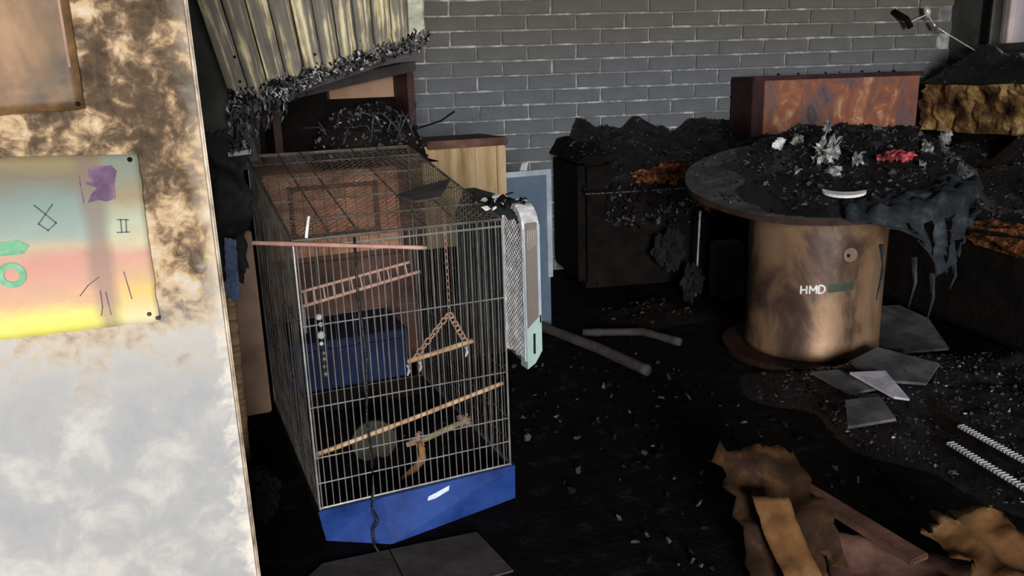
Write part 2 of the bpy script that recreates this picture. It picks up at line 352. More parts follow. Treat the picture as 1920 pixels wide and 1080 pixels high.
bm = B(); box(bm, (SR+.10, n1_-.05, za), (SR+.20, n1_, zb), fr=W, bev=.004); box(bm, (SR+.1, n0_, za), (SR+.2, n0_+.05, zb), fr=W, bev=.004); box(bm, (SR+.1, 4.7, za), (SR+.2, 4.76, zb), fr=W, bev=.004)
obj('sash', bm, rooftile, win)
m_, nt, b = nodes('smoked_glass'); b.inputs['Base Color'].default_value = (.75, .68, .68, 1); b.inputs['Roughness'].default_value = .6; b.inputs['Transmission Weight'].default_value = .85
bm = B(); box(bm, (SR+.145, n0_+.04, za), (SR+.15, n1_-.04, zb), fr=W); obj('pane', bm, m_, win)

# ------------------------------------------------------------------ posters on the partition
YP = 1.35
def pw(x, z, y=YP): return Vector((x, y, z))
def stroke(bm, pts, wdt, y):
    for a, c in zip(pts, pts[1:]):
        a = Vector(a); c = Vector(c); d = (c-a).normalized(); nrm = Vector((-d.z, 0, d.x))*wdt
        prism(bm, [a-nrm-d*wdt, a+nrm-d*wdt, c+nrm+d*wdt, c-nrm+d*wdt], (0, -.0006, 0))
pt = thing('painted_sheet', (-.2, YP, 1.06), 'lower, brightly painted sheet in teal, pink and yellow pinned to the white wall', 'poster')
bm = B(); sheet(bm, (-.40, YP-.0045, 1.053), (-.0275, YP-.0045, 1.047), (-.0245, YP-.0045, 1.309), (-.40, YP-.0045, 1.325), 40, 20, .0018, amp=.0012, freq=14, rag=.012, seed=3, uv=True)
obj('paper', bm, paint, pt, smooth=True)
yy = YP-.0075
dark = noisy('dark_line_paint', [(.3, (.03, .06, .07)), (.7, (.09, .13, .13))], 40, .7, 0)
purp = noisy('purple_paint', [(.35, (.06, .035, .07)), (.55, (.13, .07, .13)), (.7, (.24, .15, .19))], 30, .7, 0)
green = noisy('green_paint', [(.35, (.05, .2, .11)), (.65, (.2, .42, .26))], 24, .7, 0)

def S3(l): return [(x, yy, z) for x, z in l]
bm = B()
for l in ([(-.1702, 1.2451), (-.1465, 1.2168), (-.1584, 1.2069), (-.1691, 1.2175), (-.147, 1.2446)],
          [(-.0649, 1.2135), (-.0504, 1.2121)], [(-.0606, 1.2131), (-.0617, 1.1943)], [(-.0533, 1.2123), (-.0552, 1.1936)], [(-.0676, 1.1941), (-.0515, 1.1932)]):
    bm = B(); stroke(bm, S3(l), .0009, yy); obj('painted_symbol', bm, dark, pt)
for l in ([(-.1036, 1.1075), (-.1044, 1.0821), (-.1079, 1.068)], [(-.0967, 1.104), (-.0945, 1.0678)], [(-.1064, 1.2828), (-.1067, 1.2711), (-.106, 1.2432)],
          [(-.0675, 1.1323), (-.0622, 1.0889)], [(-.132, 1.1029), (-.1189, 1.1179), (-.1028, 1.1284)]):
    bm = B(); stroke(bm, S3(l), .0006, yy); obj('brush_line', bm, purp, pt)
bm = B(); prism(bm, S3([(-.0932, 1.2913), (-.0785, 1.2949), (-.062, 1.2953), (-.0559, 1.2869), (-.0616, 1.2674), (-.0632, 1.2459), (-.0754, 1.2421), (-.085, 1.2454), (-.1004, 1.2427), (-.0951, 1.2542), (-.0852, 1.2638), (-.0998, 1.2705), (-.0992, 1.2744), (-.089, 1.2712), (-.0939, 1.2819)]), (0, -.0006, 0))
obj('painted_figure', bm, purp, pt)
bm = B(); prism(bm, S3([(-.2213, 1.1954), (-.2009, 1.1971), (-.1855, 1.1875), (-.1941, 1.1765), (-.2045, 1.1753), (-.2245, 1.1761)]), (0, -.0006, 0))
obj('painted_swirl', bm, green, pt)
bm = B(); rv = [[bm.verts.new((-.215+math.cos(t/20*6.283)*q, yy-e, 1.146+math.sin(t/20*6.283)*q)) for q, e in ((.010, 0), (.019, 0), (.019, .0007), (.010, .0007))] for t in range(20)]
for t in range(20):
    for k in range(4): bm.faces.new((rv[t][k], rv[t][(k+1) % 4], rv[(t+1) % 20][(k+1) % 4], rv[(t+1) % 20][k]))
obj('painted_swirl', bm, green, pt)
def pin(x, z, parent, m):
    bm = B(); c = Vector((x, YP-.004, z)); tube(bm, [c, c+Vector((0, -.003, 0)), c+Vector((0, -.006, 0))], [.0042, .0036, .002], 10); return obj('pin', bm, m, parent)
pin(-.0355, 1.302, pt, charm); pin(-.041, 1.0605, pt, greyboard); pin(-.0295, 1.0525, pt, greyboard)
ps = thing('scorched_sheet', (-.2, YP, 1.38), 'upper, brown smoke-stained sheet pinned above the painted one', 'poster')
bm = B(); sheet(bm, (-.5, YP-.004, 1.362), (-.0838, YP-.004, 1.379), (-.0838, YP-.004, 1.72), (-.5, YP-.004, 1.72), 30, 24, .0018, amp=.0015, freq=8, rag=.006, seed=9, uv=True); obj('paper', bm, brown_sheet, ps, smooth=True)
bm = B(); box(bm, (-.097, YP-.0062, 1.381), (-.0935, YP-.004, 1.72)); obj('border_strip', bm, tanm, ps)
pin(-.0923, 1.386, ps, charm)

# ------------------------------------------------------------------ bird cage
X0, X1, Y0, Y1 = .325, .972, 2.30, 3.28
ZB, ZF, ZR = .125, .975, 1.145
cage = thing('bird_cage', ((X0+X1)/2, (Y0+Y1)/2, 0), 'tall wire bird cage with blue tray and sloping mesh roof beside the white wall', 'cage')
# tray: bottom outline pulled forward, top outline rectangular with a rim
bot = [(X0+.012, Y0+.02), (.52, Y0-.095), (X1+.01, Y0-.01), (X1, Y1), (X0+.012, Y1)]
top = [(X0-.008, Y0-.012), (.52, Y0-.016), (X1+.012, Y0-.012), (X1+.012, Y1+.01), (X0-.008, Y1+.01)]
def loft(bm, A, za_, C_, zb_):
    a = [bm.verts.new((x, y, za_)) for x, y in A]; c = [bm.verts.new((x, y, zb_)) for x, y in C_]
    for i in range(len(a)): bm.faces.new((a[i], a[(i+1) % len(a)], c[(i+1) % len(a)], c[i]))
    return a, c
bm = B(); a, c = loft(bm, bot, .002, top, .125); bm.faces.new(a[::-1])
ins = [(x+(.012 if x < .6 else -.012), y+(.012 if y < 3 else -.012)) for x, y in top]
ci = [bm.verts.new((x, y, .125)) for x, y in ins]; lo = [bm.verts.new((x+(.03 if x < .6 else -.03), y+(.05 if y < 3 else -.03), .03)) for x, y in ins]
for i in range(5):
    j = (i+1) % 5; bm.faces.new((c[i], c[j], ci[j], ci[i])); bm.faces.new((ci[i], ci[j], lo[j], lo[i])).material_index = 1
bm.faces.new(lo).material_index = 1
for f_ in bm.faces:
    if all(v_.co.x < X0+.03 for v_ in f_.verts) or all(v_.co.y > Y1-.05 for v_ in f_.verts): f_.material_index = 1
tray = obj('tray', bm, [blue, charm, blue_dark], cage)
bm = B(); heap(bm, XY, X0+.05, X1-.04, Y0+.06, Y1-.05, .034, lambda u, v: .02, 30, 40, 220, .006, .016, seed=2); obj('tray_litter', bm, [charm, char], cage, kind='stuff')
# tag on the tray
def tp(x, z):  # on the slanted tray front
    k = (z-.002)/.123; yb = (Y0-.095+(x-.52)/(X1+.01-.52)*.085); yt = Y0-.016+(x-.52)*.01
    return Vector((x, yb*(1-k)+yt*k-.003, z))
bm = B(); q = [tp(.655, .072), tp(.735, .093), tp(.742, .115), (tp(.665, .098))]; prism(bm, q, (0, -.004, .001)); lb = obj('white_tag', bm, noisy('tag_plastic', [(.3, (.5, .55, .7)), (.7, (.75, .8, .95))], 60, .5, 0), tray); lb['label'] = 'small white plastic label clipped to the blue tray'
bm = B(); tube(bm, [tp(.667, .09), tp(.652, .098), tp(.645, .085), tp(.65, .07), tp(.664, .074)], .0016, 4); obj('tag_loop', bm, palegrey, tray)
# front panel
fp = None
bm = B(); rw = .0035
for p, q in (((X0, Y0, ZB), (X0, Y0, ZF)), ((X1, Y0, ZB), (X1, Y0, ZF)), ((X0, Y0, ZB+.004), (X1, Y0, ZB+.004)), ((X0, Y0, ZF), (X1, Y0, ZF)), ((X0+.06, Y0, ZF-.022), (X1, Y0, ZF-.022))): tube(bm, [p, q], rw, 6)
tube(bm, [(X0+.008, Y0-.004, ZB), (X0+.008, Y0-.004, ZF-.01)], .002, 5)
fp = obj('front_panel', bm, wire, cage)
bm = B()
for z in (.215, .30, .465, .72): tube(bm, [(X0, Y0-.004, z), (X1, Y0-.004, z)], .0022, 5)
obj('cross_wires', bm, wire, fp)
nb = 30
for i in range(1, nb):
    x = X0+(X1-X0)*i/nb + random.uniform(-.0015, .0015); bm = B(); k = random.uniform(-.003, .003)
    tube(bm, [(x, Y0, ZB), (x+k, Y0+random.uniform(-.002, .002), .55), (x, Y0, ZF)], .00165, 5); obj('bar', bm, wire, fp)
# sides and back
def zt(y): return ZF+(ZR-ZF)*(y-Y0)/(Y1-Y0)
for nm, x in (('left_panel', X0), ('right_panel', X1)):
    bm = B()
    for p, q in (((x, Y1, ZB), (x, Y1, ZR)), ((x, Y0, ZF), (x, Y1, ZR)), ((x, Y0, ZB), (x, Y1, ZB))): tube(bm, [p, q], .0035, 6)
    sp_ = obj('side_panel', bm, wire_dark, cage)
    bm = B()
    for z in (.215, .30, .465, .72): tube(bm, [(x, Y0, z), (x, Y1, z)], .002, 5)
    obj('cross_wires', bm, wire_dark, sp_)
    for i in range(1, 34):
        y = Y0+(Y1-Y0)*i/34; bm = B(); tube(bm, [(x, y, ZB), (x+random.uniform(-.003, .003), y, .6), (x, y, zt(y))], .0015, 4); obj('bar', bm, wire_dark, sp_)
bm = B()
bp = None
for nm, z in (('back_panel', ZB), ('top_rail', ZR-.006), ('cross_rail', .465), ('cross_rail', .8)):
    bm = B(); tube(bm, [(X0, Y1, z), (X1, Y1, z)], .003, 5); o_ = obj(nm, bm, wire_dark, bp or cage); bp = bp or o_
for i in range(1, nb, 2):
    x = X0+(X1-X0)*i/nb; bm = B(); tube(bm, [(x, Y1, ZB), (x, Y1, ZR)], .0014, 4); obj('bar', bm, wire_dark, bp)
# roof: frame, cross rails and expanded mesh
def rf(u, v, dz=0): return Vector((X0+(X1-X0)*u, Y0+(Y1-Y0)*v, ZF+(ZR-ZF)*v+dz))
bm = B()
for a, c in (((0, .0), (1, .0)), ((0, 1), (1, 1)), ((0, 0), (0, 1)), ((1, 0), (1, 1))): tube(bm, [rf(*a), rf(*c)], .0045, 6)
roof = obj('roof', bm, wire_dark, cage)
for v_, rr in ((.16, .0028), (.36, .003), (.62, .003), (.84, .0026)):
    bm = B(); tube(bm, [rf(0, v_, .004), rf(.5, v_+.01, .001), rf(1, v_, .004)], rr, 5); obj('cross_rail', bm, wire_dark, roof)
for u_ in (.17, .3, .62, .78):
    bm = B(); tube(bm, [rf(u_, 0, .002), rf(u_+.01, 1, .002)], .0034, 5); obj('rafter', bm, wire_dark, roof)
bm = B(); NU, NV = 24, 33
for k in range(-NV, NU):
    for sg in (1, -1):
        pts = []
        for j in range(0, NV+1):
            i = k+j if sg > 0 else NU-(k+j)
            if 0 <= i <= NU and -1 < j <= NV: pts.append(rf(i/NU, j/NV, -.002+.008*noise.noise(Vector((i*.2, j*.2, 0)))))
        for a, c in zip(pts, pts[1:]):
            d = (c-a); nrm = Vector((-d.y, d.x, 0)).normalized()*.0019
            v4 = [bm.verts.new(a-nrm), bm.verts.new(a+nrm), bm.verts.new(c+nrm), bm.verts.new(c-nrm), bm.verts.new((a+c)/2-Vector((0, 0, .002)))]
            bm.faces.new(v4[:4]); bm.faces.new((v4[0], v4[3], v4[4])); bm.faces.new((v4[1], v4[0], v4[4])) ; bm.faces.new((v4[2], v4[1], v4[4]))
obj('roof_mesh', bm, mesh_wire, roof, kind='stuff')
bm = B(); prism(bm, [rf(.60, .28, .012), rf(.66, .20, .012), rf(.80, .22, .012), rf(.97, .42, .012), rf(.78, .36, .012)], (0, 0, .008)); tag(obj('curved_scrap', bm, greyboard), 'dark grey curved flat scrap lying on the right half of the cage roof', 'scrap')
# perches
def rough_stick(name, pts, r, m, parent=None, n=9, jit=.12):
    bm = B(); P = []
    for a, c in zip(pts, pts[1:]):
        a, c = Vector(a), Vector(c); k = max(2, int((c-a).length/.03))
        P += [a.lerp(c, i/k) for i in range(k)]
    P.append(Vector(pts[-1])); tube(bm, P, [r*(1+random.uniform(-jit, jit)) for _ in P], n)
    return obj(name, bm, m, parent, smooth=True)
rough_stick('perch', [(X0, 2.335, .292), (.66, 2.335, .352), (X1-.004, 2.335, .412)], .0078, perchw, cage)
ld = rough_stick('ladder_rail', [(.375, 2.6, .75), (.75, 2.6, .805)], .0052, perchp, cage)
rough_stick('ladder_rail', [(.375, 2.6, .70), (.785, 2.6, .768)], .0062, perchp, cage)
for k in range(12):
    t = k/11; bm = B(); tube(bm, [(.39+.35*t, 2.6, .705+.056*t), (.388+.345*t, 2.6, .752+.05*t)], .003, 5); obj('rung', bm, perchp, ld)
bm = B(); box(bm, (.372, 2.592, .61), (.384, 2.608, .70)); obj('ladder_end', bm, wire_dark, ld)
for x, z in ((.378, .75), (.75, .805)):
    bm = B(); tube(bm, [(x, 2.6, z), (x, 2.6, 1.02)], .0015, 4); obj('ladder_hanger', bm, wire_dark, ld)
sw = thing('bird_swing', (.81, 2.5, .48), 'triangular chain bird swing with a pale wooden bar inside the cage', 'bird swing')
rough_stick('swing_bar', [(.69, 2.5, .485), (.93, 2.5, .52)], .009, perchw, sw)
bm = B()
def chain(bm, a, c, n, r):
    a, c = Vector(a), Vector(c)
    for i in range(n):
        p = a.lerp(c, (i+.5)/n); d = (c-a).normalized(); s_ = d.cross(Vector((0, 1, 0)) if i % 2 else Vector((0, 1, .9))).normalized(); l = (c-a).length/n*.62
        tube(bm, [p+d*l*math.cos(t/6*6.283)+s_*r*1.6*math.sin(t/6*6.283) for t in range(7)], r*.5, 4, cap=False)
chain(bm, (.85, 2.5, .632), (.715, 2.5, .49), 9, .006); chain(bm, (.85, 2.5, .632), (.905, 2.5, .518), 7, .006); chain(bm, (.85, 2.5, .632), (.85, 2.5, 1.0), 16, .003)
obj('chain', bm, perchp, sw)
for x in (.692, .735, .905):
    bm = B(); z = .485+(x-.69)*.146; tube(bm, [(x, 2.5, z-.012), (x+.003, 2.5, z-.035), (x-.004, 2.5, z-.05)], [.008, .006, .003], 7); obj('swing_bead', bm, palepl, sw)
toy = thing('hanging_toy', (.405, 2.45, .5), 'string of pale beads hanging at the left inside the cage', 'bird toy')
bm = B(); tube(bm, [(.405, 2.45, .5), (.41, 2.45, 1.0)], .0015, 4); obj('string', bm, wire_dark, toy)
for k, (z, r_) in enumerate(((.70, .011), (.675, .008), (.64, .013), (.612, .007), (.58, .008), (.56, .009), (.535, .007), (.51, .010))):
    bm = B(); bmesh.ops.create_uvsphere(bm, u_segments=10, v_segments=7, radius=r_); bmesh.ops.translate(bm, verts=bm.verts, vec=(.405+random.uniform(-.003, .003), 2.45, z)); obj('bead', bm, palepl if k < 4 else wire_dark, toy, smooth=True)
b2 = rough_stick('branch_perch', [(.70, 2.62, .125), (.76, 2.6, .14), (.90, 2.6, .175), (.945, 2.6, .185)], .0105, noisy('greenish_bark', [(.3, (.13, .11, .06)), (.7, (.42, .34, .2))], 20, .8, .4), None)
tag(b2, 'knobbly greenish branch lying low inside the cage', 'branch')
bm = B(); P = [Vector((.735, 2.58, .145)), Vector((.742, 2.57, .12)), Vector((.735, 2.55, .09)), Vector((.70, 2.53, .07)), Vector((.64, 2.5, .058))]; tube(bm, P, [.008, .014, .017, .014, .006], 8)
tag(obj('curved_branch', bm, noisy('orange_bark', [(.3, (.2, .09, .03)), (.7, (.5, .28, .12))], 14, .8, .3), smooth=True), 'curved orange-brown branch on the litter under the green branch', 'branch')
bm = B()
for k in range(24):
    t = k/24*6.283; p = Vector((.92+.025*math.cos(t), 2.6+.02*math.sin(t*3), .18+.03*math.sin(t))); tube(bm, [(.92, 2.6, .18), p], .0016, 4)
for k in range(18):
    t = k/18*6.283; tube(bm, [(.735, 2.59, .15), (.735+.026*math.cos(t), 2.59+.015*math.sin(2*t), .15+.03*math.sin(t))], .0018, 4)
tag(obj('twig_tufts', bm, perchp, kind='stuff'), 'pale frayed tufts tied to the green branch', 'twigs')
bm = B(); tube(bm, [(.60, 2.70, .125+.0), (.602, 2.715, .125)], .082, 24); 
for v_ in bm.verts: v_.co.y += 0
wh = obj('drinking_disc', bm, noisy('olive_plastic', [(.3, (.015, .015, .01)), (.7, (.05, .046, .03))], 6, .5, .1)); tag(wh, 'round olive-grey disc standing inside the cage on the litter', 'disc')
st = rough_stick('loose_stick', [(.212, 2.284, .986), (.715, 2.284, .915)], .0065, perchp); tag(st, 'straight pinkish wooden stick lying across the front top of the cage', 'stick')
bm = B(); sheet(bm, (.355, 2.27, .99), (.363, 2.27, .988), (.372, 2.25, 1.05), (.366, 2.25, 1.052), 3, 10, .002, amp=.006, freq=20, seed=3)
tag(obj('paper_curl', bm, white), 'thin white curl of ash standing above the pinkish stick', 'ash curl')
# cord down the cage
bm = B(); tube(bm, [(.50, 2.29, .97), (.495, 2.285, .8), (.505, 2.283, .6), (.49, 2.283, .4), (.497, 2.285, .25), (.487, 2.28, .14), (.478, 2.255, .10), (.487, 2.235, .075), (.465, 2.225, .05), (.462, 2.20, .02), (.47, 2.17, .006)], .0042, 6)
tag(obj('loose_cable', bm, char, smooth=True), 'thin black cord hanging down the cage front over the blue tray', 'cord')

# ------------------------------------------------------------------ plastic carrier hanging on the cage's right corner
ca = thing('pet_carrier', (1.01, 2.45, .5), 'upright pale plastic carrier with lattice side and teal foot hung on the cage corner', 'pet carrier')
CX0, CX1, CY0, CY1, CZ0, CZ1 = .982, 1.034, 2.165, 2.78, .52, 1.03
prof = []
for k in range(7):
    t = math.pi*k/12; prof.append((CY0+.07-.07*math.cos(t), CZ1-.07+.07*math.sin(t)))
prof2 = [(y, z) for y, z in prof] + [(CY1-.1, CZ1), (CY1, CZ1-.1), (CY1, CZ0+.06), (CY0+.03, CZ0), (CY0, CZ0+.03)]
bm = B(); prism(bm, [(CX0+.006, y, z) for y, z in prof2], (CX1-CX0-.006, 0, 0)); bmesh.ops.bevel(bm, geom=[e for e in bm.edges], offset=.004, segments=2, affect='EDGES')
body = obj('body', bm, noisy('dark_teal_shell', [(.3, (.02, .028, .03)), (.7, (.07, .09, .095))], 30, .6, .2), ca)
bm = B(); box(bm, (CX0+.006, CY0-.004, CZ0+.12), (CX1-.004, CY0+.004, CZ1-.05), bev=.002); obj('front_shell', bm, greyplast, ca)
bm = B()   # lattice on the left face
yA, yB, zA, zB, st_ = CY0+.004, CY0+.15, CZ0+.02, CZ1-.045, .017
for k in range(-20, 60):
    for sg in (1, -1):
        c0 = k*st_; pts = []
        for j in range(0, 10):
            y = yA+(yB-yA)*j/9; z = zA+c0+sg*(y-yA)*.8 - (0 if sg > 0 else -.0)
            if zA <= z <= zB: pts.append((CX0+.002, y, z))
        if len(pts) > 1: tube(bm, pts, .0022, 4)
for y in (yA, yB): tube(bm, [(CX0+.002, y, zA), (CX0+.002, y, zB)], .004, 5)
obj('lattice', bm, palepl, ca, kind='stuff')
bm = B()  # pale bright crown, melted
tubep = [(CX0+.012, y, z) for y, z in prof]; 
for k, (y, z) in enumerate(prof):
    bm2 = None
for a, c in zip(prof, prof[1:]): prism(bm, [(CX0-.002, a[0]-.002, a[1]), (CX0-.002, c[0]-.002, c[1]+.002), (CX0-.002, c[0]+.012, c[1]-.016), (CX0-.002, a[0]+.014, a[1]-.012)], (CX1-CX0+.004, 0, 0))
obj('crown', bm, palepl, ca)
bm = B()
for _ in range(60): shard(bm, Vector((random.uniform(CX0-.07, CX1), random.uniform(CY0+.03, CY0+.22), CZ1+random.uniform(-.012, .012))), random.uniform(.006, .018), random.choice((0, 1, 1)), .3)
obj('melted_flakes', bm, [palepl, charm], ca, kind='stuff')
bm = B(); box(bm, (CX1-.006, CY0-.006, CZ0+.14), (CX1+.003, CY0+.01, CZ1-.055), bev=.002); box(bm, (CX0, CY0-.005, CZ0+.02), (CX0+.006, CY0+.01, CZ1-.07), bev=.002); obj('corner_rail', bm, palegrey, ca)
for k in range(5):
    bm = B(); x = CX0+.013+k*.0062; box(bm, (x, CY0-.0045, CZ1-.135+k*.004), (x+.003, CY0+.002, CZ1-.07), bev=.001); obj('vent_slat', bm, palepl, ca)
bm = B(); prism(bm, [(CX0+.002, CY0-.006, CZ0-.005), (CX0+.03, CY0-.006, CZ0+.012), (CX1+.002, CY0-.006, CZ0+.05), (CX1+.002, CY0-.006, CZ0+.17), (CX0+.002, CY0-.006, CZ0+.125)], (0, .05, 0)); ft = obj('foot', bm, teal, ca); ft['label'] = 'pale teal plastic lower end of the carrier'
bm = B(); tube(bm, [((CX0+CX1)/2, CY0-.0085, CZ0+.045), ((CX0+CX1)/2+.001, CY0-.0085, CZ0+.11)], .0035, 8); obj('slot', bm, charm, ft)

# ------------------------------------------------------------------ things behind the cage
kc = thing('wood_cabinet', (.78, 3.95, 0), 'red-brown wooden cabinet with a raised panel door standing behind the cage', 'cabinet')
bm = B(); box(bm, (.40, 3.79, .0), (1.13, 4.22, 1.06), bev=.006); obj('body', bm, redwood_dark, kc)
bm = B()
for a, c in (((.43, .62), (1.055, .70)), ((.43, .955), (1.055, 1.015)), ((.43, .70), (.53, .955)), ((.955, .70), (1.055, .955))): box(bm, (a[0], 3.765, a[1]), (c[0], 3.79, c[1]), bev=.004)
dr = obj('door', bm, redwood, kc)
bm = B(); box(bm, (.555, 3.772, .725), (.93, 3.789, .93), bev=.008); box(bm, (.60, 3.762, .765), (.885, 3.780, .915), bev=.012); obj('raised_panel', bm, redwood, dr)
bm = B(); box(bm, (.43, 3.765, .04), (1.055, 3.79, .59), bev=.005); obj('lower_door', bm, redwood_dark, kc)
cr = thing('blue_crate', (.62, 3.5, 0), 'dull blue plastic crate on the floor behind the cage', 'crate')
bm = B(); box(bm, (.345, 3.34, 0), (.93, 3.70, .305), bev=.012); box(bm, (.335, 3.33, .305), (.94, 3.71, .335), bev=.006); obj('shell', bm, blue_dark, cr)
bm = B()
for x in (.45, .58, .71, .84): box(bm, (x-.007, 3.328, .02), (x+.007, 3.342, .30), bev=.003)
obj('rib', bm, blue_dark, cr)
sh = thing('shelf_unit', (.86, 3.95, 1.06), 'charred open shelf box tilted on top of the wooden cabinet', 'shelf')
bm = B(); hexa(bm, [Vector(p) for p in ((.44, 3.80, 1.315), (1.19, 3.80, 1.455), (1.19, 4.15, 1.455), (.44, 4.15, 1.315), (.44, 3.80, 1.375), (1.19, 3.80, 1.50), (1.19, 4.15, 1.50), (.44, 4.15, 1.375))]); obj('top_board', bm, greyboard, sh)
bm = B(); box(bm, (.46, 3.81, 1.062), (1.19, 4.15, 1.10), bev=.003); obj('bottom_board', bm, greyboard, sh)
bm = B(); box(bm, (.505, 3.805, 1.10), (.54, 4.13, 1.325), bev=.003); obj('upright', bm, redframe, sh)
bm = B(); box(bm, (1.145, 3.805, 1.10), (1.18, 4.13, 1.45), bev=.003); obj('upright', bm, redframe, sh)
bm = B(); hexa(bm, [Vector(p) for p in ((.54, 4.12, 1.10), (1.145, 4.12, 1.10), (1.145, 4.14, 1.10), (.54, 4.14, 1.10), (.54, 4.12, 1.33), (1.145, 4.12, 1.448), (1.145, 4.14, 1.448), (.54, 4.14, 1.33))]); bb = obj('back_board', bm, charm, sh)
bm = B(); hexa(bm, [Vector(p) for p in ((.82, 4.05, 1.335), (1.145, 4.05, 1.335), (1.145, 4.11, 1.335), (.82, 4.11, 1.335), (.82, 4.05, 1.39), (1.145, 4.05, 1.45), (1.145, 4.11, 1.45), (.82, 4.11, 1.39))]); tb_ = obj('tan_strip', bm, noisy('bare_wood', [(.3, (.3, .18, .12)), (.7, (.45, .3, .2))], 5, .8, .1), sh); tb_['label'] = 'pale unburnt wood strip under the top board'
bm = B(); box(bm, (.33, 3.80, 1.062), (.44, 3.86, 1.37), bev=.006); tag(obj('scorched_block', bm, greyboard), 'short soot-grey upright block at the left end of the shelf box', 'block')
bm = B(); sheet(bm, (.44, 3.79, 1.23), (.49, 3.79, 1.22), (.50, 3.79, 1.31), (.43, 3.79, 1.33), 6, 8, .02, amp=.02, freq=14, seed=5, rag=.1); tag(obj('burnt_rag', bm, redframe), 'dark red burnt scrap hanging at the left of the shelf box', 'rag')
# tangle of burnt stuff on the back of the roof
bm = B()
def HT(u, v): return .24*max(0, 1-((u-.52)/.5)**2-((v-.5)/.5)**2)**.6
heap(bm, XY, .62, 1.12, 3.33, 3.78, 1.07, HT, 50, 44, 900, .006, .022, mis=(0, 1, 1, 1, 1, 1, 2), rough=.05, seed=4)
for _ in range(26):
    p = Vector((random.uniform(.7, 1.05), random.uniform(3.35, 3.6), 1.16)); q_ = p+Vector((random.uniform(-.15, .15), random.uniform(-.1, .05), random.uniform(.04, .16))); tube(bm, [p, (p+q_)/2+Vector((0, 0, random.uniform(0, .06))), q_], .003, 4, mi=1)
tube(bm, [(1.08, 3.5, 1.2), (1.2, 3.5, 1.23), (1.26, 3.48, 1.27)], .004, 4, mi=0); tube(bm, [(1.04, 3.45, 1.2), (1.07, 3.45, 1.3), (1.05, 3.45, 1.38)], .004, 4, mi=1)
tg = obj('burnt_tangle', bm, [charm, chargrey, ash], kind='stuff'); tag(tg, 'tangled heap of burnt wires and flakes behind the cage roof in front of the shelf box', 'debris')
yc = thing('pine_box', (1.4, 3.85, 0), 'scorched pale pine box with dark top rim right behind the cage', 'box')
bm = B(); box(bm, (1.165, 3.71, 0), (1.605, 4.055, .60), bev=.004); obj('charred_base', bm, charm, yc)
bm = B(); box(bm, (1.17, 3.72, .60), (1.57, 4.05, 1.10), bev=.004); obj('panel', bm, yelwood, yc)
bm = B(); box(bm, (1.195, 3.70, 1.085), (1.615, 4.07, 1.125), bev=.006); obj('top_rim', bm, redwood_dark, yc)
bm = B(); box(bm, (1.555, 3.70, .60), (1.60, 3.75, 1.085), bev=.005); obj('corner_post', bm, yelwood, yc)
bm = B(); box(bm, (1.44, 3.712, .6), (1.458, 3.722, 1.085), bev=.003); obj('batten', bm, yelwood, yc)
bg = thing('framed_panel', (1.86, 4.05, 0), 'small upright blue-grey framed panel between the pine box and the burnt sofa', 'panel')
bm = B(); box(bm, (1.70, 4.0, 0), (1.985, 4.06, .91), bev=.005); obj('board', bm, bluegrey, bg)
bm = B(); box(bm, (1.962, 3.985, .3), (1.992, 4.0, .915)); box(bm, (1.70, 3.985, .885), (1.962, 4.0, .915)); obj('frame', bm, palegrey, bg)
bm = B(); prism(bm, [(1.815, 4.02, .911), (1.86, 4.02, .911), (1.872, 4.02, .965), (1.85, 4.02, .95), (1.835, 4.02, .955)], (0, .01, 0)); tag(obj('paper_scrap', bm, palepl), 'small torn white scrap standing on the blue-grey panel', 'scrap')

# left gap: tarp, black cloth, blue rag, post
bm = B(); sheet(bm, (.16, 3.22, 1.1), (.36, 3.26, 1.1), (.275, 3.22, 2.1), (.12, 3.2, 2.1), 14, 26, .012, amp=.05, freq=5, seed=8); tag(obj('grey_tarp', bm, tarp, smooth=True), 'dull grey cloth hanging down between the white wall and the cage', 'cloth')
bm = B(); sheet(bm, (.14, 3.06, .62), (.27, 3.1, .74), (.31, 3.08, 1.23), (.16, 3.1, 1.26), 18, 30, .02, amp=.09, freq=6, seed=11, rag=.08); tag(obj('black_garment', bm, bagm, smooth=True), 'crumpled black fabric hanging behind the wall edge, left of the cage', 'fabric')
bm = B(); hexa(bm, [Vector(p) for p in ((.24, 3.05, 1.165), (.315, 3.05, 1.17), (.315, 3.07, 1.17), (.24, 3.07, 1.165), (.238, 3.05, 1.18), (.32, 3.05, 1.187), (.32, 3.07, 1.187), (.238, 3.07, 1.18))]); tag(obj('pale_strip', bm, palegrey), 'short pale strip lying on the black fabric at the cage back corner', 'strip')
bm = B(); sheet(bm, (.17, 2.98, .66), (.215, 2.98, .67), (.225, 2.98, .88), (.185, 2.98, .89), 6, 12, .008, amp=.02, freq=18, seed=2, rag=.1); tag(obj('blue_rag', bm, noisy('faded_blue', [(.3, (.04, .07, .15)), (.7, (.2, .28, .45))], 14, .8, .3)), 'faded blue rag peeping out behind the wall edge', 'rag')
rough_stick('wooden_post', [(.165, 3.03, 0), (.185, 3.03, .72)], .022, perchw); tag(bpy.data.objects['wooden_post'], 'short brown wooden post standing behind the wall edge', 'post')
bm = B(); box(bm, (.20, 3.48, .0), (.328, 3.62, .82), bev=.006); tag(obj('brown_board', bm, tanm), 'brown upright board behind the left side of the cage', 'board')

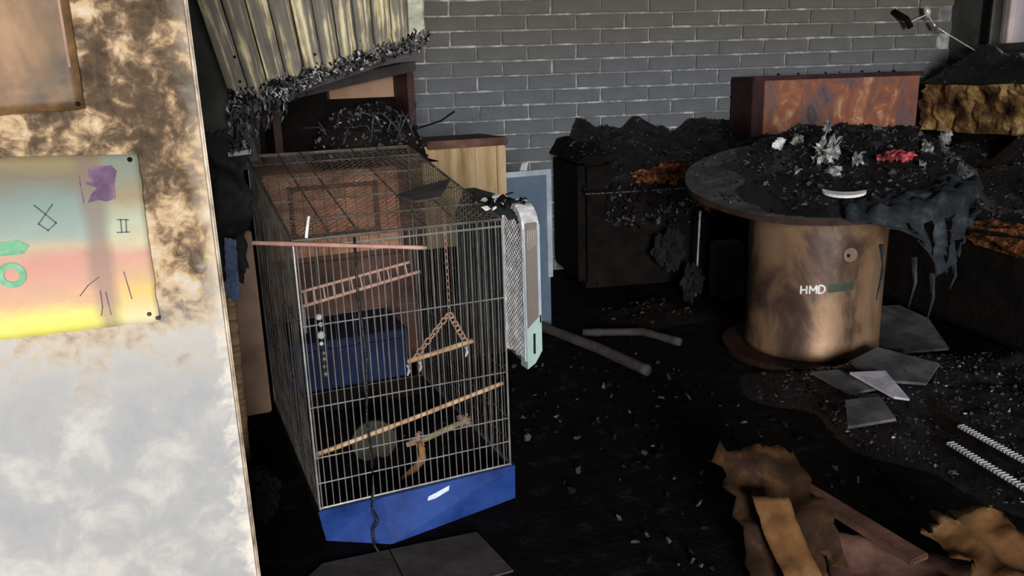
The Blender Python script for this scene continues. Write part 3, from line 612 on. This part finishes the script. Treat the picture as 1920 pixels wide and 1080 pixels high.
# ------------------------------------------------------------------ sagging ceiling cladding upper left
cl = thing('fallen_cladding', (.6, 3, 1.36), 'cream plastic ceiling cladding sagging above the cage, streaked with soot', 'cladding')
Bl, Br = Vector((.262, 2.95, 1.365)), Vector((.985, 3.0, 1.565)); U = Vector((-.206, -.72, .66))
npk = 11; wn_ = (Br-Bl).cross(U).normalized()
if wn_.y > 0: wn_ = -wn_
for k in range(npk):
    a, c = Bl.lerp(Br, k/npk), Bl.lerp(Br, (k+.93)/npk); tl = Bl+U*.85 - Vector((.0, 0, 0)); tr = Br+U*.85
    e0 = random.uniform(-.0, .02); bm = B(); lay = bm.loops.layers.uv.verify()
    n_u, n_v = 6, 30; G = []
    for side in (0, 1):
        g_ = []
        for j in range(n_v+1):
            row = []
            for i in range(n_u+1):
                u = i/n_u; p = a.lerp(c, u)+U*(.85*j/n_v+e0*(1-j/n_v))
                prof_ = .016*max(0, math.sin(u*math.pi))**.5 if k % 2 else .002
                melt = .018*noise.noise(p*22)*max(0, 1-j/7)
                row.append(bm.verts.new(p+wn_*((prof_+melt) if side else -.006)))
            g_.append(row)
        G.append(g_)
    for side in (0, 1):
        for j in range(n_v):
            for i in range(n_u):
                f_ = bm.faces.new((G[side][j][i], G[side][j][i+1], G[side][j+1][i+1], G[side][j+1][i])); f_.smooth = True
                for l_, (ii, jj) in zip(f_.loops, ((i, j), (i+1, j), (i+1, j+1), (i, j+1))): l_[lay].uv = ((k+ii/n_u)/npk, jj/n_v)
    for j in range(n_v):
        for ii in (0, n_u): bm.faces.new((G[0][j][ii], G[0][j+1][ii], G[1][j+1][ii], G[1][j][ii]))
    for i in range(n_u): bm.faces.new((G[0][0][i], G[0][0][i+1], G[1][0][i+1], G[1][0][i]))
    obj('plank', bm, clad if k < npk-1 else noisy('clean_cream', [(.3, (.35, .34, .25)), (.5, (.75, .76, .62)), (.7, (.9, .9, .78))], 9, .4, .2), cl)
bm = B()
for _ in range(520):
    t = random.random(); p = Bl.lerp(Br, t)+U*random.uniform(-.05, .035)+wn_*random.uniform(0, .02); l_ = random.uniform(.006, .03); mi = random.choice((0, 1, 1, 2, 2, 0)); rr = random.uniform(.0015, .0038)
    tube(bm, [p, p+U*l_*.5+wn_*random.uniform(-.004, .008)+Vector((random.uniform(-.012, .012), 0, 0)), p+U*l_+Vector((random.uniform(-.012, .012), 0, 0))], [rr, rr*1.3, rr*.5], 5, mi=mi)
for _ in range(260):
    t = random.random()**2*.35; p = Bl.lerp(Br, t)+Vector((random.uniform(-.02, .02), .03, -random.uniform(0, .17)*(1-t*2))); l_ = random.uniform(.01, .04); mi = random.choice((0, 2, 0, 0, 2, 1)); rr = random.uniform(.0015, .004)
    tube(bm, [p, p+Vector((random.uniform(-.01, .01), 0, -l_*.5)), p+Vector((random.uniform(-.01, .01), 0, -l_))], [rr, rr*1.4, rr*.4], 5, mi=mi)
for _ in range(300):
    t = random.random(); shard(bm, Bl.lerp(Br, t)+U*random.uniform(-.04, .02)+wn_*random.uniform(0, .015), random.uniform(.004, .012), random.choice((0, 0, 2, 1)), .4)
obj('melted_drips', bm, [chargrey, ash, charm], cl, kind='stuff')
bm = B(); hexa(bm, [p + q_ for q_ in (Vector((0, .06, -.055)), Vector((0, .06, -.005))) for p in (Bl, Br, Br+Vector((0, .05, 0)), Bl+Vector((0, .05, 0)))]); obj('edge_batten', bm, greyboard, cl)
for (t, d) in ((.06, .05), (.07, .12), (.16, .02), (.31, .05), (.3, .12), (.42, .06), (.65, .06), (.9, .03)):
    bm = B(); p = Bl.lerp(Br, t)+U*(d*1.6)+wn_*.008; tube(bm, [p, p+wn_*.004], .0045, 8); obj('screw_hole', bm, charm, cl)

# ------------------------------------------------------------------ burnt corner sofa
sf = thing('corner_sofa', W(2.9, 5.0), 'burnt-out corner sofa along the brick wall and the window wall', 'sofa')
def WB(name, a, b, m, bev=.03, parent=sf):
    bm = B(); box(bm, a, b, fr=W, bev=bev); return obj(name, bm, m, parent)
WB('seat', (1.42, 4.95, .04), (4.35, 5.62, .70), charm); WB('armrest', (1.33, 4.94, .04), (1.56, 5.68, .90), charm, .05)
bm = B(); heap(bm, lambda a, b, z: W(a, b, z), 1.31, 1.60, 4.92, 5.69, .88, lambda u, v: .10*min(1, u*5)*min(1, (1-u)*5+.2)*(.4+.6*v), 20, 40, 300, .005, .02, mis=(0, 0, 0, 1), rough=.03, seed=23); obj('charred_crust', bm, [charm, chargrey], sf, kind='stuff')
WB('backrest', (1.5, 5.42, .6), (3.95, 5.69, .96), charm, .04)
WB('seat', (3.04, 2.2, .04), (4.35, 5.0, .58), charm); wb = WB('backrest', (4.06, 2.3, .5), (4.36, 5.35, 1.23), charm, .04)
# charred crusts
bm = B(); heap(bm, lambda a, b, z: W(a, b, z), 1.36, 3.3, 4.90, 5.68, .68, lambda u, v: .005+min(1, v*6)*(.045+.31*v**.8*min(1, u*9+.3)), 90, 40, 1500, .006, .026, mis=(0, 0, 1, 0, 2), rough=.05, seed=1)
for _ in range(500): shard(bm, W(random.uniform(1.5, 3.0), 4.92+random.uniform(-.03, .0), random.uniform(.45, .74)), random.uniform(.01, .03), random.choice((0, 2, 2, 0, 1)), .5)
obj('charred_crust', bm, [char, chargrey, charm], sf, kind='stuff')
bm = B(); heap(bm, lambda a, b, z: W(a, b, z), 3.02, 4.15, 2.2, 5.05, .57, lambda u, v: .03+.24*u**1.2+.16*math.sin(v*3.1)*u, 60, 110, 2400, .006, .028, mis=(0, 0, 1, 1, 2), rough=.06, seed=6); obj('charred_crust', bm, [char, chargrey, charm], sf, kind='stuff')
def lump(name, fr_, c, rad, m, amp, seed, parent, sub=4, freq=9):
    bm = B(); bmesh.ops.create_icosphere(bm, subdivisions=sub, radius=1)
    for v_ in bm.verts:
        d = v_.co.copy(); n_ = 1+amp*noise.fractal(d*freq*.3+Vector((seed, 0, 0)), 1, 2, 4); v_.co = fr_(c[0]+d.x*rad[0]*n_, c[1]+d.y*rad[1]*n_, c[2]+d.z*rad[2]*n_)
    return obj(name, bm, m, parent)
l1 = lump('exposed_foam', W, (1.93, 4.96, .77), (.19, .06, .055), foam_orange, .8, 2, sf); l1['label'] = 'orange-brown exposed foam on the seat edge'
l4 = lump('exposed_foam', W, (2.22, 4.93, .58), (.07, .05, .045), foam_orange, .7, 17, sf)
l2 = lump('exposed_foam', W, (3.08, 3.25, .56), (.07, .55, .075), foam_orange, .5, 5, sf); l2['label'] = 'orange-brown exposed foam on the seat edge'
bm = B(); sheet(bm, W(4.0, 2.4, .98), W(4.0, 5.32, .95), W(4.0, 5.32, 1.27), W(4.02, 2.4, 1.25), 70, 14, .05, amp=.035, freq=9, seed=13, rag=.05); f3 = obj('exposed_foam', bm, foam, sf); f3['label'] = 'yellow-brown scorched foam of the backrest'
bm = B(); heap(bm, lambda a, b, z: W(a, b, z), 4.04, 4.47, 2.3, 5.6, 1.22, lambda u, v: .05+.24*math.exp(-((v-.80)/.13)**2)*math.sin(u*3.1)+.08*math.exp(-((v-.45)/.1)**2), 24, 110, 1000, .006, .024, mis=(0, 0, 1, 2), rough=.05, seed=16); obj('charred_crust', bm, [char, chargrey, charm], sf, kind='stuff')
rc = thing('red_sideboard', W(3.3, 5.5, .95), 'blistered red-brown wooden headboard box against the brick wall above the sofa', 'box')
WB('panel', (2.79, 5.36, .96), (4.0, 5.40, 1.335), noisy('blistered_wood', [(.3, (.05, .03, .03)), (.42, (.15, .11, .12)), (.5, (.24, .10, .07)), (.58, (.34, .13, .07)), (.68, (.55, .34, .22))], 4.5, .6, .5, aniso=(1.5, 1.5, 1), dist=.8), .004, rc)
WB('side_panel', (2.70, 5.36, .93), (2.79, 5.70, 1.35), redframe, .004, rc); WB('top_board', (2.70, 5.35, 1.335), (4.02, 5.70, 1.365), redframe, .004, rc)
bm = B()
for k in range(7): shard(bm, W(2.95+k*.15+random.uniform(-.05, .05), 5.4, 1.37), .014, 0, .8)
obj('char_crumbs', bm, charm, rc, kind='stuff')
# wall lamp remains
lm = thing('bent_wall_lamp', W(4.1, 5.68, 1.7), 'burnt wall lamp with small metal sockets and a thin bent rod by the window', 'lamp')
def stick3(name, pts, r, m, p): 
    bm = B(); tube(bm, pts, r, 7); return obj(name, bm, m, p, smooth=True)
stick3('bracket', [W(3.98, 5.70, 1.80), W(4.02, 5.60, 1.74), W(4.06, 5.6, 1.68)], .022, charm, lm)
stick3('socket', [W(4.17, 5.6, 1.83), W(4.19, 5.6, 1.785), W(4.2, 5.6, 1.75)], [.012, .026, .014], metal, lm)
stick3('rod', [W(4.06, 5.6, 1.72), W(4.19, 5.6, 1.77), W(4.27, 5.6, 1.68), W(4.42, 5.5, 1.56), W(4.44, 5.2, 1.42)], .005, metal, lm)
stick3('socket', [W(4.24, 5.6, 1.71), W(4.28, 5.6, 1.665)], [.014, .016], wire, lm)

# ------------------------------------------------------------------ round table on a drum
tb = thing('drum_table', (2.98, 3.0, 0), 'round tilted tabletop resting on a rusty cylindrical drum with a white marking', 'table')
bm = B()
def disc(bm, rr, z0_, z1_, n=72, wob=.006):
    A = []; C_ = []
    for k in range(n):
        t = 2*math.pi*k/n; q = rr+wob*noise.noise(Vector((math.cos(t)*2, math.sin(t)*2, 0)))*3
        A.append(bm.verts.new(TABF(math.cos(t)*q, math.sin(t)*q, z0_))); C_.append(bm.verts.new(TABF(math.cos(t)*q, math.sin(t)*q, z1_)))
    bm.faces.new(A[::-1]); bm.faces.new(C_)
    for k in range(n): bm.faces.new((A[k], A[(k+1) % n], C_[(k+1) % n], C_[k]))
disc(bm, .685, -.03, 0); bmesh.ops.bevel(bm, geom=[e for e in bm.edges if len(e.link_faces) == 2 and abs(e.link_faces[0].normal.dot(e.link_faces[1].normal)) < .5], offset=.006, segments=2, affect='EDGES')
o_ = obj('tabletop', bm, [slate, noisy('scorched_rim', [(.3, (.012, .008, .008)), (.6, (.05, .025, .02)), (.8, (.1, .06, .05))], 6, .7, .3)], tb)
for p in o_.data.polygons:
    if p.normal.dot(tN) < .8: p.material_index = 1
DC = Vector((2.98, 3.0, 0)); RD = .325
drum_m, nt, b = nodes('rusty_drum'); v = coord(nt, scale=(1, 1, .6)); f = nz(nt, v, 3.4, 5, .6, .6)
L(nt, ramp(nt, f, [(.3, (.03, .018, .014)), (.42, (.10, .06, .045)), (.52, (.25, .15, .085)), (.68, (.33, .22, .15))]), b.inputs['Base Color']); b.inputs['Metallic'].default_value = .35; b.inputs['Roughness'].default_value = .42; bump(nt, b, nz(nt, v, 30, 4), .15, .004)
bm = B(); n = 64; rings = []
for z, rr in ((.035, RD), (.06, RD+.004), (.075, RD), (.40, RD), (.66, RD+.004), (.74, RD+.006), (.752, RD+.012), (.765, RD+.012), (.775, RD)):
    rings.append([bm.verts.new(DC+Vector((math.cos(2*math.pi*k/n)*rr, math.sin(2*math.pi*k/n)*rr, z + (.06*max(0, math.cos(2*math.pi*k/n-R(45)))*(z-.035) if z > .5 else 0)))) for k in range(n)])
for A, C_ in zip(rings, rings[1:]):
    for k in range(n): bm.faces.new((A[k], A[(k+1) % n], C_[(k+1) % n], C_[k]))
bm.faces.new(rings[0][::-1]); bm.faces.new(rings[-1])
dm = obj('drum', bm, drum_m, tb, smooth=True)
bm = B(); tube(bm, [DC+Vector((0, 0, .003)), DC+Vector((0, 0, .034))], .44, 48); fl = obj('base_plate', bm, noisy('red_brown_plate', [(.3, (.008, .004, .003)), (.6, (.035, .015, .01)), (.8, (.06, .04, .028))], 4, .6, .2), tb)
def dsurf(t, z, off=.002): return DC+Vector((math.cos(t)*(RD+off), math.sin(t)*(RD+off), z))
TV = R(225)  # direction from drum axis towards the camera
bm = B(); t0 = TV+R(27); tube(bm, [dsurf(t0, .565, -.004), dsurf(t0, .565, .012)], .034, 20); bung = obj('bung', bm, tanm, dm); bung['label'] = 'pale round bung of the drum'
bm = B(); tube(bm, [dsurf(t0-.03, .563, .010), dsurf(t0-.03, .563, .0145)], .008, 10); obj('bung_hole', bm, charm, bung)
# marking plate + letters bent round the drum
def dlab(u, v): return dsurf(TV+R(-3)+(u+.0)/RD, .375+v+u*.10, .003)
bm = B()
for i in range(8):
    u0, u1 = .085+i*.015, .085+(i+1)*.015; hexa(bm, [dlab(u0, 0), dlab(u1, 0), dlab(u1, 0)*1, dlab(u0, 0)*1, dlab(u0, .04), dlab(u1, .04), dlab(u1, .04)*1, dlab(u0, .04)*1])
for v_ in bm.verts: pass
bmesh.ops.remove_doubles(bm, verts=bm.verts, dist=1e-5)
bmesh.ops.delete(bm, geom=[f_ for f_ in bm.faces if f_.calc_area() < 1e-8], context='FACES'); bmesh.ops.solidify(bm, geom=bm.faces[:], thickness=.0015)
obj('marking_bar', bm, noisy('dark_green_paint', [(.3, (.03, .045, .035)), (.7, (.07, .09, .075))], 20, .6, 0), dm)
lm_ = noisy('letter_paint', [(.3, g(.5)), (.7, g(.85))], 30, .6, 0)
for k, seg in enumerate(([((0, 0), (0, 1)), ((.6, 0), (.6, 1)), ((0, .5), (.6, .5))],
                         [((0, 0), (0, 1)), ((0, 1), (.35, .35)), ((.35, .35), (.7, 1)), ((.7, 1), (.7, 0))],
                         [((0, 0), (0, 1)), ((0, 1), (.4, .95)), ((.4, .95), (.62, .7)), ((.62, .7), (.62, .3)), ((.62, .3), (.4, .05)), ((.4, .05), (0, 0))])):
    bm = B(); o0 = -.035 + k*.039
    def lp(q): return dlab(o0+q[0]*.042, q[1]*.04)
    for a, c in seg:
        P_, Q_ = lp(a), lp(c); d = (Q_-P_).normalized(); rad = Vector((P_.x-DC.x, P_.y-DC.y, 0)).normalized(); wv = d.cross(rad).normalized()*.0042
        hexa(bm, [P_-wv, P_+wv, Q_+wv, Q_-wv, P_-wv+rad*.0015, P_+wv+rad*.0015, Q_+wv+rad*.0015, Q_-wv+rad*.0015])
    obj('white_letter', bm, lm_, dm)

# rubble on the table
bm = B()
def HR(u, v):
    a, c = (u-.5)*2, (v-.5)*2; r2 = a*a+c*c
    if r2 > .93: return 0
    l = min(1, max(0, (a+.60+.22*c+.25*noise.noise(Vector((a*3, c*3, 1))))*2.0)); return (.13*l*min(1, max(0, a+.75))*max(0, .3+.7*c)+.022*l)*min(1, (.95-r2)*5)
heap(bm, TABF, -.68, .68, -.68, .68, .002, HR, 100, 100, 2600, .006, .028, mis=(0, 0, 1, 0, 1, 2), rough=.035, seed=21, bottom=False, freq=9)
bmesh.ops.delete(bm, geom=[f_ for f_ in bm.faces if ((f_.calc_center_median()-TC).length > .685) and ((f_.calc_center_median()-TC).dot(tN) < .006)], context='FACES')
for _ in range(500):
    t_, q_ = random.uniform(0, 6.283), .64*random.random()**.5
    shard(bm, TABF(math.cos(t_)*q_, math.sin(t_)*q_, .004), random.uniform(.003, .011), random.choice((0, 1, 0, 2)), .3)
tag(obj('table_rubble', bm, [char, chargrey, charm], kind='stuff'), 'black charred rubble heaped on the round tabletop', 'rubble')
def tbit(name, a, c, z, s, m, label, cat, n=1, grp=None, flat=.3, st=(1, 1)):
    bm = B()
    for k in range(n): shard(bm, TABF(a+random.uniform(-s, s)*(n > 1), c+random.uniform(-s, s)*(n > 1), z+random.uniform(0, s)*(n > 1)), s if n == 1 else s*.6, 0, flat)
    return tag(obj(name, bm, m), label, cat, grp)
def crescent(name, ctr, rad, th, t0_, t1_, hh, m, label, cat, fr=TABF):
    bm = B(); n = 12; A = []
    for k in range(n+1):
        t = t0_+(t1_-t0_)*k/n; w_ = th*math.sin(math.pi*k/n)**.7+.001
        A.append([bm.verts.new(fr(ctr[0]+math.cos(t)*(rad+o), ctr[1]+math.sin(t)*(rad+o), ctr[2]+z)) for o, z in ((-w_, 0), (w_, 0), (w_, hh), (-w_, hh*1.1))])
    for P_, Q_ in zip(A, A[1:]):
        for k in range(4): bm.faces.new((P_[k], P_[(k+1) % 4], Q_[(k+1) % 4], Q_[k]))
    bm.faces.new(A[0][::-1]); bm.faces.new(A[-1]); return tag(obj(name, bm, m), label, cat)
crescent('plate_shard', (.09, -.43, .055), .10, .024, R(205), R(335), .012, white, 'bright white curved plate shard at the front edge of the round table', 'plate shard')
def TAB(a, c): return TABF(a, c, 0)
bm = B(); sheet(bm, TABF(-.06, .02, .06), TABF(.03, -.06, .05), TABF(.08, .08, .15), TABF(-.02, .14, .14), 14, 14, .004, amp=.05, freq=24, seed=31, rag=.5); tag(obj('ashen_paper', bm, ash), 'crumpled pale grey ash paper in the middle of the round table', 'paper')
bm = B(); sheet(bm, TABF(-.27, .30, .05), TABF(-.22, .28, .05), TABF(-.20, .33, .09), TABF(-.25, .35, .09), 6, 6, .004, amp=.03, freq=20, seed=35, rag=.2); tag(obj('white_flake', bm, white), 'small bright white flake at the back left of the round table', 'flake')
bm = B(); sheet(bm, TABF(.0, -.17, .05), TABF(.07, -.20, .05), TABF(.08, -.14, .08), TABF(.02, -.13, .08), 8, 8, .004, amp=.03, freq=20, seed=37, rag=.2); tag(obj('pale_flake', bm, ash), 'pale ash flake in front of the crumpled paper on the round table', 'flake')
bm = B(); sheet(bm, TABF(.24, -.04, .075), TABF(.39, -.04, .075), TABF(.40, .02, .105), TABF(.25, .02, .105), 16, 8, .008, amp=.03, freq=22, seed=41, rag=.3); tag(obj('pink_scrap', bm, redbit), 'glossy pinkish-red melted scrap on the round table', 'scrap')
for k, (a_, c_, z_, q_, lab) in enumerate(((.46, .10, .10, .03, 'larger pale ash flake just right of the pink melted scrap on the table'), (.43, -.09, .065, .02, 'small pale ash flake in front of the right end of the pink scrap'),
        (.15, -.02, .08, .026, 'pale ash flake between the crumpled ash paper and the pink scrap'), (-.12, -.12, .03, .022, 'isolated pale ash flake in the front left of the table rubble'),
        (-.14, .27, .1, .03, 'pale ash flake just right of the bright white flake at the table back'), (.56, .3, .1, .028, 'rightmost pale ash flake, at the back right edge of the table'),
        (.0, .36, .15, .02, 'small ash flake on the crest of the table rubble before the red-brown box'))):
    bm = B(); sheet(bm, TABF(a_-q_, c_-q_, z_-.02), TABF(a_+q_, c_-q_, z_-.02), TABF(a_+q_, c_+q_, z_+.02), TABF(a_-q_*.6, c_+q_, z_+.03), 6, 6, .003, amp=.03, freq=30, seed=90+k*3, rag=.5)
    tag(obj('ash_flake', bm, ash), lab, 'flake', 'pale ash flakes on the round table')
# cloth hanging over the table edge
ck = thing('charred_cloth', TABF(.5, -.55, 0), 'charred blue-grey cloth hanging in tatters over the right front table edge', 'cloth')
def edge(t, drop=0, out=.0): p = TABF(math.cos(t)*(.69+out), math.sin(t)*(.705+out), .01); p.z -= drop; return p
bm = B()
G = []; nU, nV = 34, 22; te0, te1 = R(-82), R(-14)
for s_ in (0, 1):
    g_ = []
    for j in range(nV+1):
        row = []
        for i in range(nU+1):
            u = i/nU; v_ = j/nV; t = te0+(te1-te0)*u
            lo_ = .06+.30*max(0, math.sin(math.pi*min(1, max(0, (u-.05)/.9))))**1.3*(.75+.4*noise.noise(Vector((u*7, 1, 0))))
            if v_ < .35:
                k_ = v_/.35; q_ = .54+.06*noise.noise(Vector((u*6, 3, 0))); p = TABF(math.cos(t)*(q_+(.70-q_)*k_), math.sin(t)*(q_+(.70-q_)*k_), .035+.045*noise.noise(Vector((u*13, v_*13, 5))))
            else:
                k_ = (v_-.35)/.65; t2 = t+(R(-42)-t)*k_*.55; p = edge(t2, lo_*k_, .012+.05*abs(math.sin(u*19+k_*2))*k_+.012*noise.noise(Vector((u*12, v_*12, 0))))
            row.append(bm.verts.new(p + (Vector((-.4, -.4, .3)).normalized()*.004 if s_ else Vector())))
        g_.append(row)
    G.append(g_)
def hole(i, j):
    return j > nV*.45 and noise.noise(Vector((i*.42, j*.13, 9))) > .16
for j in range(nV):
    for i in range(nU):
        if hole(i, j): continue
        for s_ in (0, 1): bm.faces.new((G[s_][j][i], G[s_][j][i+1], G[s_][j+1][i+1], G[s_][j+1][i]))
        for (di, dj, a, c) in ((-1, 0, (0, 0), (0, 1)), (1, 0, (1, 0), (1, 1)), (0, -1, (0, 0), (1, 0)), (0, 1, (0, 1), (1, 1))):
            ii, jj = i+di, j+dj
            if ii < 0 or jj < 0 or ii >= nU or jj >= nV or hole(ii, jj):
                bm.faces.new((G[0][j+a[1]][i+a[0]], G[0][j+c[1]][i+c[0]], G[1][j+c[1]][i+c[0]], G[1][j+a[1]][i+a[0]]))
bmesh.ops.delete(bm, geom=[v_ for v_ in bm.verts if not v_.link_faces], context='VERTS')
obj('drape', bm, cloth, ck, smooth=True)
for k, (t, l0, l1_) in enumerate(((-50, .3, .52), (-58, .2, .42), (-40, .28, .40), (-70, .12, .36))):
    bm = B(); p = edge(R(t), l0*.9, .03); tube(bm, [p, p+Vector((.01, -.01, -(l1_-l0)*.5)), p+Vector((-.01, -.005, -(l1_-l0)))], [.012, .008, .002], 5); obj('tatter', bm, cloth, ck)
# under and behind the table
rough_stick('thin_pole', [W(2.04, 4.72, .0), W(2.055, 4.72, .56)], .009, wire); tag(bpy.data.objects['thin_pole'], 'thin upright pale rod in the dark between sofa and drum', 'rod')
l = lump('grey_bundle', W, (1.88, 4.78, .30), (.09, .07, .12), noisy('dull_bundle', [(.3, (.004, .004, .005)), (.6, (.014, .014, .017)), (.75, (.06, .06, .07))], 6, .9, .4), .6, 8, None); tag(l, 'rounded grey charred bundle in the dark in front of the sofa', 'bundle')
l = lump('grey_bundle', W, (1.96, 4.60, .14), (.06, .05, .10), noisy('dull_bundle', [(.3, (.004, .004, .005)), (.6, (.014, .014, .017)), (.75, (.06, .06, .07))], 6, .9, .4), .7, 12, None); tag(l, 'smaller grey charred bundle beside the thin upright rod', 'bundle')
bm = B(); box(bm, (2.14, 4.6, .0), (2.32, 4.75, .36), fr=W, bev=.01); tag(obj('dark_box', bm, greyboard), 'low dark grey box half hidden behind the left of the drum', 'box')

# ------------------------------------------------------------------ floor debris
def slab(name, pts, z0_, th, m, label, cat, grp=None, tilt=(0, 0)):
    cx = sum(p[0] for p in pts)/len(pts); cy = sum(p[1] for p in pts)/len(pts)
    bm = B(); P_ = [Vector((x, y, z0_+(x-cx)*tilt[0]+(y-cy)*tilt[1])) for x, y in pts]; lo = min(p.z for p in P_)
    for p in P_: p.z += max(0, .003-lo)
    prism(bm, P_, (0, 0, th)); return tag(obj(name, bm, m), label, cat, grp)
slab('broken_slate', [(3.27, 3.0), (3.42, 3.25), (3.75, 3.12), (3.72, 2.9), (3.49, 2.59), (3.22, 2.68)], .05, .012, slate, 'largest grey broken slate, on the floor right of the drum', 'slate', tilt=(.05, .08))
slab('broken_slate', [(2.72, 2.50), (2.95, 2.55), (3.05, 2.30), (2.85, 2.20), (2.70, 2.32)], .11, .012, slate, 'grey broken slate below the drum, behind the pale piece', 'slate', tilt=(.05, .1))
slab('broken_slate', [(2.50, 2.50), (2.62, 2.46), (2.64, 2.26), (2.50, 2.28)], .10, .01, slate, 'narrow dark grey slate just in front of the drum base', 'slate', tilt=(.04, .1))
slab('broken_slate', [(2.58, 2.36), (2.72, 2.30), (2.62, 2.09), (2.58, 2.13)], .125, .01, slate_l, 'small pale lilac-grey slate piece on the floor rubble', 'slate', tilt=(.06, .12))
slab('broken_slate', [(2.22, 2.02), (2.36, 2.17), (2.50, 2.13), (2.42, 1.98)], .115, .012, slate, 'lone dark slate with a lit edge lying nearest on the rubble', 'slate', tilt=(.05, .1))
bm = B()
def HF(u, v):
    e = min(1, max(0, (u-.22-.30*(1-v)+.08*noise.noise(Vector((u*6, v*6, 2))))*4)); return (.09*e)*min(1, u*10)*min(1, (1-u)*12)*min(1, v*12)*min(1, (1-v)*7)*(e > .01)
heap(bm, lambda a, b, z: W(a, b, z), 1.15, 3.03, 1.35, 3.35, .0, HF, 120, 120, 9000, .004, .020, mis=(0, 0, 1, 1, 3, 1, 0, 1, 0, 3, 1, 0, 3, 1, 2), rough=.05, seed=51, freq=6, bottom=False); 
fr_o = obj('floor_rubble', bm, [char, chargrey, ash, charm], kind='stuff'); tag(fr_o, 'glittering black rubble covering the floor in front of the sofa and table', 'rubble')
bm = B()
for _ in range(260):
    x, y = random.uniform(1.15, 2.2), random.uniform(1.4, 3.5); shard(bm, Vector((x, y, .012)), random.uniform(.004, .022), random.choice((0, 0, 1)), .4)
tag(obj('scattered_crumbs', bm, [charm, chargrey], kind='stuff'), 'small crumbs of char strewn over the dark floor', 'crumbs')
rough_stick('floor_pole', [(1.82, 4.3, .03), (1.98, 3.45, .03), (2.02, 3.05, .03)], .028, greyboard, jit=.05); tag(bpy.data.objects['floor_pole'], 'dull grey pole lying on the floor between cage and drum', 'pole')
rough_stick('floor_pole', [(2.05, 3.75, .02), (2.35, 3.6, .02), (2.42, 3.35, .02)], .022, greyboard, jit=.1); tag(bpy.data.objects['floor_pole.001'], 'short curved grey pole on the floor left of the drum base', 'pole')
bm = B(); heap(bm, XY, 2.3, 2.9, 3.65, 4.2, .0, lambda u, v: .05*math.sin(u*3.1)*math.sin(v*3.1), 26, 26, 120, .01, .03, mis=(0, 1, 2), rough=.04, seed=61); tag(obj('ash_heap', bm, [charm, cardb, greyboard], kind='stuff'), 'low brownish ash heap on the floor behind the drum at its left', 'debris')
# ridged metal strips
for k, (a, c) in enumerate((((2.40, 1.80), (2.24, 1.12)), ((2.56, 1.92), (2.42, 1.25)))):
    st_ = thing('metal_strip', (a[0], a[1], .12), ('nearer bright ridged metal strip on the floor rubble', 'farther bright metal strip on the floor rubble')[k], 'strip')
    d = (Vector((*c, .13))-Vector((*a, .13))); bm = B(); s0 = Vector((*a, .13)); side = Vector((-d.y, d.x, 0)).normalized()
    hexa(bm, [s0-side*.02+Vector((0, 0, -.02)), s0+d-side*.02+Vector((0, 0, -.02)), s0+d+side*.02+Vector((0, 0, -.02)), s0+side*.02+Vector((0, 0, -.02)), s0-side*.02, s0+d-side*.02, s0+d+side*.02, s0+side*.02]); obj('rail', bm, charm, st_)
    bm = B(); nn_ = 46
    for i in range(8 if k else 5, nn_):
        p = s0+d*(i/nn_); q = p+side*.012; e_ = d/nn_*.5; hexa(bm, [p-side*.012, p+e_-side*.012, q+e_, q, p-side*.012+Vector((0, 0, .01)), p+e_-side*.012+Vector((0, 0, .012)), q+e_+Vector((0, 0, .012)), q+Vector((0, 0, .01))])
    obj('ridges', bm, metal, st_, kind='stuff')
# cardboard in the foreground
bm = B(); sheet(bm, (1.36, 1.50, .02), (1.62, 1.42, .02), (1.72, 1.78, .26), (1.50, 1.88, .22), 16, 16, .006, amp=.09, freq=6, seed=71, rag=.12); tag(obj('cardboard_sheet', bm, cardb, smooth=True), 'large crumpled scorched cardboard sheet in the near foreground', 'cardboard')
bm = B(); sheet(bm, (1.40, 1.42, .02), (1.50, 1.38, .02), (1.545, 1.60, .20), (1.46, 1.66, .19), 8, 14, .005, amp=.03, freq=9, seed=75); tag(obj('cardboard_strip', bm, cardl, smooth=True), 'folded lighter orange cardboard strip at the left of the crumpled sheet', 'cardboard')
bm = B(); box(bm, (0, -.035, 0), (.42, .035, .02), bev=.004, fr=lambda x, y, z: Vector((1.72+x*.06+y*.98, 1.72-x*.98+y*.06, .12+z-x*.05))); tag(obj('scorched_plank', bm, redwood_dark), 'dark reddish plank lying towards the viewer between the cardboards', 'plank')
bm = B(); sheet(bm, (1.70, 1.02, .12), (1.98, 1.0, .10), (2.02, 1.32, .20), (1.80, 1.36, .17), 16, 16, .006, amp=.05, freq=7, seed=77, rag=.25); tag(obj('cardboard_flap', bm, cardl, smooth=True), 'torn tan cardboard flap in the lower right corner', 'cardboard')
bm = B(); sheet(bm, (1.5, 1.3, .01), (1.75, 1.05, .01), (1.95, 1.3, .06), (1.62, 1.6, .08), 14, 14, .006, amp=.04, freq=7, seed=79, rag=.1); tag(obj('dark_cardboard', bm, redwood_dark, smooth=True), 'dark brown scorched board under the tan flap', 'cardboard')
# grey sheets in front of the cage
slab('grey_tile', [(.16, 2.06), (.30, 2.19), (.50, 2.17), (.495, 1.9), (.2, 1.9)], .0, .006, greyboard, 'left of two dull grey tiles in front of the blue tray', 'tile')
slab('grey_tile', [(.505, 2.17), (.78, 2.14), (.80, 1.9), (.50, 1.9)], .0, .006, greyboard, 'right of two dull grey tiles in front of the blue tray', 'tile')
l = lump('dull_lump', XY, (.17, 2.55, .09), (.06, .06, .09), charm, .4, 9, None); tag(l, 'dull grey rounded lump on the floor between wall edge and cage', 'lump')
